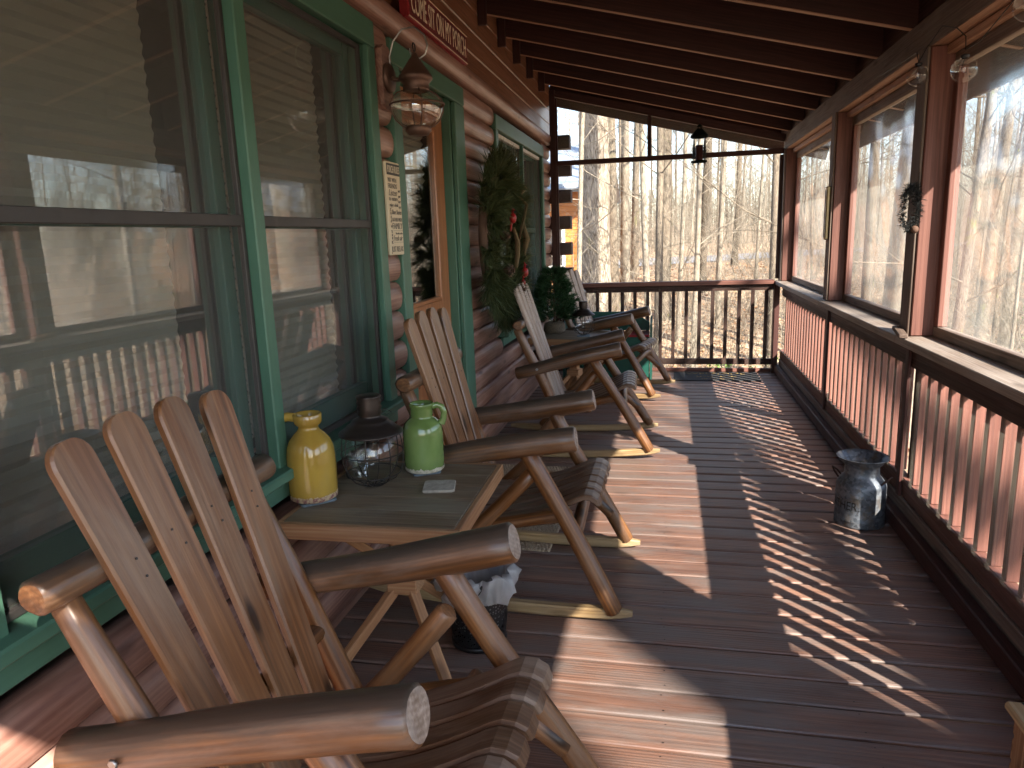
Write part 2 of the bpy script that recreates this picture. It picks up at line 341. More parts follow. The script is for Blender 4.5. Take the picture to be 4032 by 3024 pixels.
a = n.noise(v, 9, 6, .75); b = n.noise(v, .35, 5, .6); vo = n.new('ShaderNodeTexVoronoi'); vo.inputs['Scale'].default_value = 14; n.l(v, vo.inputs['Vector'])
c = n.ramp(vo.outputs['Color'], [(.15, (.18, .10, .055)), (.45, (.38, .25, .15)), (.85, (.60, .46, .32))])
c = n.mix(n.ramp(a, [(.4, (0,)), (.62, (.6,))]), c, (.10, .055, .03)); c = n.mix(n.ramp(b, [(.45, (0,)), (.62, (.55,))]), c, (.42, .32, .22))
n.bump(a, 1, .06); M['litter'] = n.fin(c, .95, spec=.1)
n = NT('dry_leaf'); oi = n.noise(n.gc((3, 3, 3)), 1, 2); M['leaf'] = n.fin(n.ramp(oi, [(.3, (.20, .09, .04)), (.5, (.40, .22, .11)), (.7, (.55, .40, .24))]), .8, spec=.2)
n = NT('road_asphalt'); a = n.noise(n.gc(obj=True), 6, 6, .7); M['road'] = n.fin(n.ramp(a, [(.3, (.15, .15, .155)), (.7, (.24, .24, .245))]), .9)
# ------------------------------------------------------------------ terrain
def sst(a, b, x): t = max(0, min(1, (x-a)/(b-a))); return t*t*(3-2*t)
def road_y(x): return 30.5+x*1.05-.010*x*x if x < 30 else 53
def tz(x, y):
    dx = max(-8-x, 0, x-1.4); dy = max(-1.5-y, 0, y-8.2); d = math.hypot(dx, dy)
    z = -1.5+1.65*sst(3.5, 21, d)
    z += .12*math.sin(x*.31+1)*math.sin(y*.27)+.06*math.sin(x*.9+y*.7)+.18*math.sin(x*.11-y*.05)*sst(10, 40, d)
    z += 3.5*sst(60, 260, d)
    if y > 15:
        e = y-road_y(x); z = z*(1-sst(7, 4, abs(e-3))*.9)+.15*sst(7, 4, abs(e-3))*.9
        z += .5*sst(6.5, 11, e)*sst(40, 14, e)
    return z
xs = sorted(set([round(v, 2) for v in list(np.arange(-30, 40, .9))+list(np.arange(-90, -30, 5))+list(np.arange(40, 110, 5))+[-400, -250, -160, 170, 260, 420]]))
ys = sorted(set([round(v, 2) for v in list(np.arange(-12, 70, .9))+list(np.arange(-60, -12, 5))+list(np.arange(70, 150, 5))+[-300, -180, -100, 180, 260, 420, 600]]))
g = MB(); pts = [Vector((x, y, tz(x, y))) for y in ys for x in xs]; nx = len(xs)
g.add(pts, [(j*nx+i, j*nx+i+1, (j+1)*nx+i+1, (j+1)*nx+i) for j in range(len(ys)-1) for i in range(nx-1)], pts, True)
tag(g.build('ground', M['litter']), 'leaf-covered forest floor around the porch', 'ground', kind='structure')
g = MB(); P = []
for i in range(90):
    x = -40+i*1.0; y = road_y(x); a = 1.05-.02*x; nrm = Vector((-a, 1, 0)).normalized()
    for k in range(7):
        q = Vector((x, y+.5, 0))+nrm*k*.85; P.append(Vector((q.x, q.y, tz(q.x, q.y)+.03)))
g.add(P, [(i*7+k, (i+1)*7+k, (i+1)*7+k+1, i*7+k+1) for i in range(89) for k in range(6)], P, True)
tag(g.build('road', M['road']), 'grey paved lane curving through the woods', 'road', kind='structure')
g = MB(); rr = random.Random(3)
for _ in range(9000):
    d = 1.6+rr.random()**1.6*22
    if rr.random() < .6: x = rr.uniform(-3, 6); y = 8.4+d
    else: x = 1.7+d; y = rr.uniform(-2, 30)
    a = rr.uniform(0, 6.28); s_ = rr.uniform(.03, .065); z = tz(x, y)+.012
    t = Vector((math.cos(a), math.sin(a), rr.uniform(-.3, .6))); u = Vector((-math.sin(a), math.cos(a), rr.uniform(-.3, .5)))
    c = Vector((x, y, z)); o = Vector((rr.random()*30, rr.random()*30, 0)); ps = [c-t*s_, c-u*s_*.5, c+t*s_, c+u*s_*.6+Vector((0, 0, .02))]
    g.add(ps, [(0, 1, 2, 3)], [o]*4)
tag(g.build('fallen_leaves', M['leaf']), 'loose brown fallen leaves scattered on the forest floor beyond the porch', 'leaves', kind='stuff')
# ------------------------------------------------------------------ porch deck
PITCH = .1407; DY0 = 2.309
deck = MB()
k0 = int((-1.5-DY0)/PITCH)-1
for k in range(k0, int((7.98-DY0)/PITCH)+1):
    y = DY0+k*PITCH; dz = rnd.uniform(-.001, .001); o = deck.off()
    w2 = (PITCH-.011)/2; yc = y+PITCH/2
    prof = [(-w2, -.03), (-w2, -.006), (-w2+.003, -.0025), (-w2+.010, 0), (w2-.010, 0), (w2-.003, -.0025), (w2, -.006), (w2, -.03)]
    secs = []; gs = []
    for x in (-1.36, -.6, .1, .7, 1.25):
        secs.append([Vector((x, yc+a, b+dz)) for a, b in prof]); gs.append([o+Vector((x, a, b)) for a, b in prof])
    deck.loft(secs, gs, smooth=False)
for k in range(k0+2, int((7.9-DY0)/PITCH)+1):
    y = DY0+k*PITCH
    for x in (-1.2, -.6, 0, .6, 1.04):
        for dy in (.03, PITCH-.03):
            q = Vector((x+rnd.uniform(-.012, .012), y+dy+rnd.uniform(-.006, .006), .0015)); rr0 = rnd.uniform(.0022, .0036); ring = [q+Vector((rr0*math.cos(t*1.047), rr0*math.sin(t*1.047)*.8, 0)) for t in range(6)]
            deck.add(ring, [tuple(range(6))], ring, False, 2)
# joists and ledger under the boards
for x in (-1.2, -.6, 0, .6, 1.15): deck.box(x-.02, x+.02, -1.5, 7.95, -.22, -.032, mi=1)
deck.box(1.21, 1.25, -1.55, 7.98, -.28, -.004, mi=1)
deck.box(-1.36, 1.25, 7.98, 8.02, -.28, -.004, ax='x', mi=1)
tag(deck.build('porch_deck', [M['deck'], M['darkred'], M['black']]), 'red brown stained deck boards running across the porch', 'deck', kind='structure')
# small screw heads
# ------------------------------------------------------------------ log cabin
cabin = thing('log_cabin', 'red brown log cabin wall with green trimmed windows and a wooden door along the porch', 'house', (-1.3, 3.5, 0))
def cpart(mb, name, mats, parent=None):
    """world-coordinate mesh parented under cabin (or a part of it)"""
    mb.xf(Matrix.Translation((1.3, -3.5, 0))); return mb.build(name, mats, parent or cabin)
OPEN = [(.95, 3.11, .655, 2.40), (3.29, 4.51, -.1, 2.385), (5.37, 7.47, .655, 2.37)]
lg = MB(); zt = 2.423
def logpiece(mb, y0, y1, za, zb, xo, xi, n=9):
    o = mb.off(); secs = []; gs = []; steps = max(2, int((y1-y0)/.35)+1)
    p1 = rnd.uniform(0, 6)
    for i in range(steps+1):
        y = y0+(y1-y0)*i/steps; c = []; q = []
        for k in range(n+1):
            t = math.pi*k/n; z = (za+zb)/2-(zb-za)/2*math.cos(t)*1.0
            b = math.sin(t)**.62; x = xi+(xo-xi)*b+.0035*math.sin(y*2.1+p1+k*.3)
            c.append(Vector((x, y, z))); q.append(o+Vector((y, x*1.0, z)))
        c += [Vector((-1.345, y, zb)), Vector((-1.345, y, za))]; q += [o+Vector((y, 0, zb)), o+Vector((y, 0, za))]
        secs.append(c); gs.append(q)
    mb.loft(secs, gs)
k = 0
while True:
    zb = zt-k*.141; za = zb-.141; k += 1
    if zb < .03: break
    za = max(za, -.02)
    segs = [(-1.15, 7.95)]
    for (a, b, c, d) in OPEN:
        if zb > c+.03 and za < d-.03:
            ns = []
            for (s0, s1) in segs:
                if b <= s0 or a >= s1: ns.append((s0, s1)); continue
                if a > s0: ns.append((s0, a))
                if b < s1: ns.append((b, s1))
            segs = ns
    for (s0, s1) in segs: logpiece(lg, s0, s1, za+.001, zb-.001, -1.243+rnd.uniform(-.003, .003), -1.30)
logpiece(lg, -1.15, 7.95, 2.428, 2.541, -1.215, -1.29)
cpart(lg, 'log_siding', M['log'])
pl = MB()
for i in range(6):
    z0 = 2.543+i*.147
    for (a, b) in ((-1.05, 2.6), (2.602, 8.3)): pl.box(-1.325, -1.288, a, b, z0, z0+.1455, .006)
cpart(pl, 'plank_siding', M['plank'])
bt = MB(); bt.box(-1.30, -1.262, 4.52, 7.9, 0.0, .05, .004); bt.box(-1.30, -1.262, -1.15, 3.28, 0.0, .05, .004); cpart(bt, 'base_trim', M['log'])
# shell behind the siding
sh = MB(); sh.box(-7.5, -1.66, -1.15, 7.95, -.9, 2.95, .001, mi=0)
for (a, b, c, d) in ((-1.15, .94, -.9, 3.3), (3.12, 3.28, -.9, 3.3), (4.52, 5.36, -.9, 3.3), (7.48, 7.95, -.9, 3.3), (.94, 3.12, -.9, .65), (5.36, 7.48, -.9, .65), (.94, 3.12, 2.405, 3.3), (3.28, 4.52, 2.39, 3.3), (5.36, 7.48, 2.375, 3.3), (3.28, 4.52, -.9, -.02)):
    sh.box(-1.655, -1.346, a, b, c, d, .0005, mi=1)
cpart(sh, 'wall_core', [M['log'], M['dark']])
fnd = MB(); fnd.box(-7.4, -1.4, -1.1, 7.9, -2.3, -.903, .001); cpart(fnd, 'foundation', M['slate'])
# log tails at the far corner
for i, (za, zb) in enumerate(((2.397, 2.538), (2.117, 2.257), (1.834, 1.972), (1.552, 1.693), (1.273, 1.409), (.994, 1.134), (.71, .85), (.43, .57), (.15, .29))):
    t = MB(); t.box(-1.42, -1.035+rnd.uniform(-.004, .004), 8.0, 8.14, za, zb, .004, ax='x'); cpart(t, 'log_end', M['darkred'])
# windows -------------------------------------------------
def window(y0, y1, z0, z1, units, head_white=False):
    XF = -1.232
    f = MB()
    tw = .08
    f.box(-1.262, XF, y0, y1, z1-.105, z1, .004)                    # head trim
    f.box(-1.262, XF-.002, y0, y0+tw, z0+.10, z1-.107, .004, ax='z'); f.box(-1.262, XF-.002, y1-tw, y1, z0+.10, z1-.107, .004, ax='z')
    for (a, b) in zip(units[:-1], units[1:]): f.box(-1.29, XF-.003, a[1], b[0], z0+.10, z1-.107, .004, ax='z')
    f.box(-1.262, XF-.004, y0+.005, y1-.005, z0, z0+.066, .004)                # apron
    # reveals
    f.box(-1.40, -1.264, y0+.03, y0+tw-.01, z0+.08, z1-.1, .002, ax='z'); f.box(-1.40, -1.264, y1-tw+.01, y1-.03, z0+.08, z1-.1, .002, ax='z'); f.box(-1.40, -1.264, y0+.03, y1-.03, z1-.10, z1-.04, .002)
    win = cpart(f, 'window', M['green'])
    s = MB(); s.beam((-1.275, y0-.015, z0+.092), (-1.275, y1+.035, z0+.092), .17, .036, .006); cpart(s, 'sill', M['green'], win)
    for (a, b) in units:
        zb, zt_ = z0+.112, z1-.108; zm = zb+(zt_-zb)*.52
        fr = MB()                                                      # screen frame with a mid rail
        for (p, q) in ((a+.002, a+.022), (b-.022, b-.002)): fr.box(-1.284, -1.268, p, q, zb, zt_, .002, ax='z')
        fr.box(-1.284, -1.267, a+.022, b-.022, zb, zb+.02, .002); fr.box(-1.284, -1.267, a+.022, b-.022, zt_-.02, zt_, .002)
        if not head_white: fr.box(-1.287, -1.266, a+.022, b-.022, zm-.018, zm+.016, .002)
        cpart(fr, 'screen_frame', M['frame'], win)
        sc_ = MB(); o = Vector((a, 0, 0)); ps = [Vector((-1.276, a+.02, zb+.01)), Vector((-1.276, b-.02, zb+.01)), Vector((-1.276, b-.02, zt_-.01)), Vector((-1.276, a+.02, zt_-.01))]
        sc_.add(ps, [(0, 1, 2, 3)], ps); cpart(sc_, 'screen', M['wmesh'], win)
        sa = MB()                                                      # sashes
        for (p, q) in ((a+.004, a+.06), (b-.06, b-.004)): sa.box(-1.36, -1.32, p, q, zb, zt_, .003, ax='z')
        sa.box(-1.36, -1.322, a+.06, b-.06, zb, zb+.10, .003); sa.box(-1.36, -1.322, a+.06, b-.06, zt_-.05, zt_, .003); sa.box(-1.36, -1.318, a+.06, b-.06, zm-.02, zm+.02, .003)
        cpart(sa, 'sash', M['dgreen'], win)
        pa = MB(); ps = [Vector((-1.342, a+.05, zb+.05)), Vector((-1.342, b-.05, zb+.05)), Vector((-1.342, b-.05, zt_-.03)), Vector((-1.342, a+.05, zt_-.03))]; pa.add(ps, [(0, 1, 2, 3)], ps); cpart(pa, 'pane', M['pane'], win)
        bl = MB(); sec = []; gg = []; z = zb+.06; i = 0; yend = b-.05-(b-a)*.14
        while z < zt_: 
            x = -1.40+(.008 if i % 2 else -.008); sec.append([Vector((x, a+.05, z)), Vector((x, yend-(.012 if i % 2 else 0), z))]); gg.append(sec[-1]); z += .019; i += 1
        bl.loft(sec, gg, closed=False, caps=False, smooth=False); cpart(bl, 'blind', M['blind'], win)
        if head_white: 
            hb = MB(); hb.box(-1.30, -1.262, a+.01, b-.01, zt_-.032, zt_-.004, .002); cpart(hb, 'head_rail', M['white'], win)
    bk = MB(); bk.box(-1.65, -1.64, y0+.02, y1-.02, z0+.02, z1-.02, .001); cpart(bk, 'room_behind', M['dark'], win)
    return win
window(.95, 3.11, .655, 2.40, [(1.03, 2.04), (2.10, 3.03)])
window(5.37, 7.47, .655, 2.37, [(5.45, 6.385), (6.41, 7.39)], True)
# door ----------------------------------------------------
dfm = MB(); dfm.box(-1.262, -1.232, 3.29, 4.51, 2.28, 2.385, .004)
dfm.box(-1.31, -1.234, 3.29, 3.40, .0, 2.278, .004, ax='z'); dfm.box(-1.262, -1.234, 4.31, 4.51, .0, 2.278, .004, ax='z')
dfm.box(-1.40, -1.264, 4.295, 4.345, .0, 2.30, .003, ax='z'); dfm.box(-1.40, -1.312, 3.35, 3.42, .0, 2.30, .003, ax='z'); dfm.box(-1.40, -1.30, 3.42, 4.29, 2.25, 2.31, .003)
cpart(dfm, 'door_frame', M['green'])
dr = MB()
dr.box(-1.36, -1.315, 3.425, 3.55, .02, 2.245, .003, ax='z'); dr.box(-1.36, -1.315, 4.12, 4.29, .02, 2.245, .003, ax='z')
dr.box(-1.36, -1.316, 3.55, 4.12, .02, 1.13, .003, ax='z'); dr.box(-1.36, -1.316, 3.55, 4.12, 2.10, 2.245, .003)
for (a, b, c, d) in ((3.55, 3.575, 1.13, 2.10), (4.095, 4.12, 1.13, 2.10)): dr.box(-1.35, -1.306, a, b, c, d, .006, ax='z')
dr.box(-1.35, -1.306, 3.575, 4.095, 1.13, 1.155, .006); dr.box(-1.35, -1.306, 3.575, 4.095, 2.075, 2.10, .006)
for (c, d) in ((.2, .62), (.68, 1.05)): dr.box(-1.35, -1.310, 3.62, 4.05, c, d, .012, ax='z')
door = cpart(dr, 'door', M['door'])
pa = MB(); ps = [Vector((-1.325, 3.57, 1.15)), Vector((-1.325, 4.10, 1.15)), Vector((-1.325, 4.10, 2.08)), Vector((-1.325, 3.57, 2.08))]; pa.add(ps, [(0, 1, 2, 3)], ps); cpart(pa, 'glass', M['pane'], door)
hd = MB(); hd.tube([(-1.315, 3.49, .98), (-1.26, 3.49, .98)], .012); hd.ball((-1.245, 3.49, .98), .028); cpart(hd, 'handle', M['bronze'], door)
bl = MB(); sec = []; z = 1.80; i = 0
while z < 2.1: x = -1.38+(.009 if i % 2 else -.009); sec.append([Vector((x, 3.56, z)), Vector((x, 4.1, z))]); z += .02; i += 1
bl.loft(sec, sec, closed=False, caps=False, smooth=False); cpart(bl, 'blind', M['blind'], door)
# ------------------------------------------------------------------ porch roof
def rz_(x): return 2.395-.254*(x-1.13)          # underside of rafters
roof = thing('porch_roof', 'dark red porch roof with exposed rafters sloping down to the beam', 'roof', (0, 3.5, 2.6))
def rpart(mb, name, mats, parent=None): mb.xf(Matrix.Translation((0, -3.5, -2.6))); return mb.build(name, mats, parent or roof)
RY = [-.69, -.10, .49, 1.08, 1.67, 2.26, 2.84, 3.43, 4.015, 4.60, 5.19, 5.79, 6.36, 6.96, 7.60, 8.31]
RH = .20; upr = Vector((.254, 0, 1)).normalized()
for y in RY:
    m = MB(); a = Vector((-1.286, y+.019, rz_(-1.286)+RH/2)); b = Vector((1.64, y+.019, rz_(1.64)+RH/2)); m.beam(a, b, .038, RH, .002, up=upr); m.beam(a-upr*(RH/2+.0015), b-upr*(RH/2+.0015), .037, .004, .001, up=upr, mi=1); rpart(m, 'rafter', [M['darkred'], M['tan_wood']])  # tan underside strip; light caught from the floor is partly painted in
    if -1 < y < 8: 
        m = MB(); m.box(-1.287, -1.225, y-.028, y-.002, rz_(-1.25)-.085, rz_(-1.25)+.12, .003, ax='z'); rpart(m, 'rafter_block', M['darkred'])
m = MB()
for i in range(22):
    x0 = -1.30+i*.138; x1 = x0+.1365
    if x0 > 1.6: break
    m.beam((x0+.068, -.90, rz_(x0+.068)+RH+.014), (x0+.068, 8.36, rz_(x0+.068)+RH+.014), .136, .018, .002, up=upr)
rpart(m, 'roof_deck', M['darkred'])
m = MB(); a = Vector((-1.9, 3.715, rz_(-1.9)+RH+.042)); b = Vector((1.70, 3.715, rz_(1.70)+RH+.042)); m.beam(a, b, 9.29, .03, .003, up=upr)
a = Vector((-4.6, 3.715, rz_(-4.6)+RH+.04)); m.beam(a, Vector((-1.905, 3.715, rz_(-1.905)+RH+.042)), 9.29, .03, .003, up=upr); m.beam(Vector((-7.9, 3.715, rz_(-4.6)+RH+.04-.84)), Vector((-4.605, 3.715, rz_(-4.6)+RH+.04)), 9.29, .03, .003)
rpart(m, 'roofing', M['slate'])
m = MB(); m.box(1.645, 1.668, -.90, 8.36, 2.157, 2.45, .003, ax='y'); rpart(m, 'fascia', M['darkred'])
for yy in (-.902, 8.348):
    m = MB(); m.beam((-1.29, yy, rz_(-1.29)+.03), (1.64, yy, rz_(1.64)+.03), .022, .27, .002, up=upr); rpart(m, 'barge_board', M['darkred'])
m = MB()
for (a, b) in ((-.90, 1.9), (1.902, 4.9), (4.902, 7.95)): m.box(1.13, 1.255, a, b, 2.25, 2.392, .004); m.box(1.132, 1.253, a, b, 2.2455, 2.2495, .001, mi=1)  # lighter beam underside: light bounced from below, painted in as a strip
rpart(m, 'beam', [M['grey'], M['tan_wood']])
m = MB()
for y, y2 in zip(RY[:-1], RY[1:]): m.box(1.15, 1.19, y+.041, y2-.003, 2.394, 2.60, .003)
rpart(m, 'blocking', M['darkred'])
# ------------------------------------------------------------------ screen wall (right)
sw = thing('screen_wall', 'screened wall of red posts and framed vinyl sheets above the side railing', 'screen wall', (1.17, 3.5, .96))
def spart(mb, name, mats, parent=None): mb.xf(Matrix.Translation((-1.17, -3.5, -.96))); return mb.build(name, mats, parent or sw)
POSTS = [(-.84, -.71), (1.47, 1.60), (3.71, 3.84), (5.54, 5.66), (7.77, 7.90)]
for i, (a, b) in enumerate(POSTS):
    m = MB(); m.box(1.131, 1.258, a, b, .958 if 0 < i else 0, 2.244, .004, ax='z'); p = spart(m, 'post', M['red'])
    if i: 
        m = MB(); m.box(1.118, 1.130, a+.01, b+.004, .96, 2.247, .003, ax='z'); spart(m, 'batten', M['grey'], p)
for i in range(4):
    a, b = POSTS[i][1], POSTS[i+1][0]
    m = MB()
    m.box(1.226, 1.268, a+.002, b-.002, 2.15, 2.244, .003); m.box(1.226, 1.268, a+.002, b-.002, .957, 1.005, .003)
    st = .12 if i < 2 else .05
    fr = spart(m, 'screen_frame', M['grey'])
    m = MB(); m.box(1.19, 1.2245, a+.003, b-.003, 2.205, 2.243, .003); spart(m, 'stop_rail', M['tan_wood'], fr)
    m = MB(); m.box(1.226, 1.268, b-.052, b-.002, 1.007, 2.148, .003, ax='z'); m.box(1.226, 1.268, a+.002, a+.052, 1.007, 2.148, .003, ax='z'); spart(m, 'stile', M['red'], fr)
    # wrinkled clear sheet
    v = MB(); P = []; NY, NZ = 40, 26
    for j in range(NZ+1):
        for k in range(NY+1):
            y = a+.03+(b-a-.06)*k/NY; z = .985+(2.20-.985)*j/NZ; e = math.sin(math.pi*k/NY)*math.sin(math.pi*j/NZ)
            P.append(Vector((1.247+(.004*math.sin(y*9+z*6+i)+.003*math.sin(y*23-z*11)+.002*math.sin(z*31+y*5))*e, y, z)))
    v.add(P, [(j*(NY+1)+k, j*(NY+1)+k+1, (j+1)*(NY+1)+k+1, (j+1)*(NY+1)+k) for j in range(NZ) for k in range(NY)], P, True)
    spart(v, 'vinyl_sheet', M['vinyl'])
# right railing
rl = thing('porch_railing', 'side railing with red balusters behind insect screen and a weathered cap board', 'railing', (1.17, 3.5, 0), group='porch railings')
def lpart(mb, name, mats, parent=None): mb.xf(Matrix.Translation((-1.17, -3.5, 0))); return mb.build(name, mats, parent or rl)
m = MB()
for (a, b) in ((-.70, 1.70), (1.702, 3.76), (3.762, 5.6), (5.602, 7.86)): m.box(1.08, 1.31, a, b, .917, .955, .004)
lpart(m, 'cap', M['cap'])
m = MB(); m.box(1.158, 1.202, -.70, 7.86, .80, .915, .003); lpart(m, 'top_rail', M['darkred'])
m = MB(); m.box(1.158, 1.206, -.70, 7.86, .145, .24, .004); lpart(m, 'bottom_rail', M['red'])
m = MB(); m.box(1.10, 1.148, -.70, 7.86, .002, .085, .006); m.box(1.1495, 1.245, -.70, 7.86, .002, .144, .006, mi=1); lpart(m, 'curb', [M['darkred'], M['grey']])
for (a, b) in POSTS[1:4]:
    m = MB(); m.box(1.140, 1.156, a+.03, a+.075, .146, .915, .002, ax='z'); m.box(1.206, 1.245, a, b, .146, .915, .003, ax='z'); lpart(m, 'panel_post', M['darkred'])
y = -.625
while y < 7.8:
    if not any(a-.03 < y < b+.005 for a, b in POSTS):
        m = MB(); m.box(1.1655, 1.2135, y-.0, y+.036, .241, .799, .003, ax='z'); lpart(m, 'baluster', M['red'])
    y += .125
for (a, b) in ((-.69, 1.50), (1.55, 3.74), (3.79, 5.57), (5.62, 7.84)):
    m = MB(); ps = [Vector((1.1535, a, .09)), Vector((1.1535, b, .09)), Vector((1.1535, b, .85)), Vector((1.1535, a, .85))]; m.add(ps, [(0, 1, 2, 3)], ps); lpart(m, 'screen', M['mesh'])
    
# far end wall and railing
fw = thing('screen_wall', 'far end screen wall with a header bar and sloping top frame under the gable', 'screen wall', (0, 7.87, .97))
def fpart(mb, name, mats, parent=None): mb.xf(Matrix.Translation((0, -7.87, -.97))); return mb.build(name, mats, parent or fw)
m = MB(); m.box(-1.225, -1.165, 7.84, 7.90, 0, rz_(-1.2)-.02, .003, ax='z'); fpart(m, 'post', M['darkred'])
m = MB(); m.box(-1.163, 1.13, 7.845, 7.895, 2.21, 2.258, .003, ax='x'); fpart(m, 'header', M['darkred'])
m = MB(); m.box(-.215, -.175, 7.85, 7.89, 2.26, rz_(-.2)-.075, .003, ax='z'); fpart(m, 'mullion', M['darkred'])
m = MB(); m.beam((-1.163, 7.87, rz_(-1.163)-.04), (1.13, 7.87, rz_(1.13)-.04), .045, .075, .003, up=upr); fpart(m, 'top_frame', M['darkred'])
m = MB(); m.box(-1.164, -1.145, 7.85, 7.89, .97, rz_(-1.15)-.09, .002, ax='z'); m.box(1.085, 1.128, 7.85, 7.89, .98, 2.2, .002, ax='z'); fpart(m, 'stile', M['darkred'])
m = MB(); o_ = [(-1.15, .965), (1.12, .965), (1.12, 2.21), (-1.15, 2.21)]; ps = [Vector((x, 7.868, z)) for x, z in o_]; m.add(ps, [(0, 1, 2, 3)], ps)
ps = [Vector((x, 7.868, z)) for x, z in ((-1.15, 2.25), (1.12, 2.25), (1.12, rz_(1.12)-.07), (-1.15, rz_(-1.15)-.07))]; m.add(ps, [(0, 1, 2, 3)], ps); fpart(m, 'screen', M['mesh'])
fr_ = thing('porch_railing', 'far end railing with square balusters in front of the woods', 'railing', (0, 7.87, 0), group='porch railings')
def qpart(mb, name, mats): mb.xf(Matrix.Translation((0, -7.87, 0))); return mb.build(name, mats, fr_)
m = MB(); m.box(-1.163, 1.07, 7.81, 7.93, .925, .968, .004, ax='x'); qpart(m, 'cap', M['red'])
m = MB(); m.box(-1.163, 1.07, 7.85, 7.888, .862, .923, .003, ax='x'); qpart(m, 'top_rail', M['darkred'])
m = MB(); m.box(-1.163, 1.07, 7.85, 7.888, .08, .142, .003, ax='x'); qpart(m, 'bottom_rail', M['darkred'])
m = MB(); m.box(-1.163, 1.07, 7.85, 7.89, .001, .038, .003, ax='x'); qpart(m, 'curb', M['red'])
m = MB(); m.box(1.072, 1.128, 7.80, 7.90, .001, .955, .003, ax='z'); qpart(m, 'post', M['darkred'])
x = 1.005
while x > -1.15:
    m = MB(); m.box(x-.018, x+.018, 7.852, 7.886, .143, .861, .002, ax='z'); qpart(m, 'baluster', M['darkred']); x -= .1345
m = MB(); ps = [Vector((-1.16, 7.843, .04)), Vector((1.07, 7.843, .04)), Vector((1.07, 7.843, .92)), Vector((-1.16, 7.843, .92))]; m.add(ps, [(0, 1, 2, 3)], ps); qpart(m, 'screen', M['mesh'])
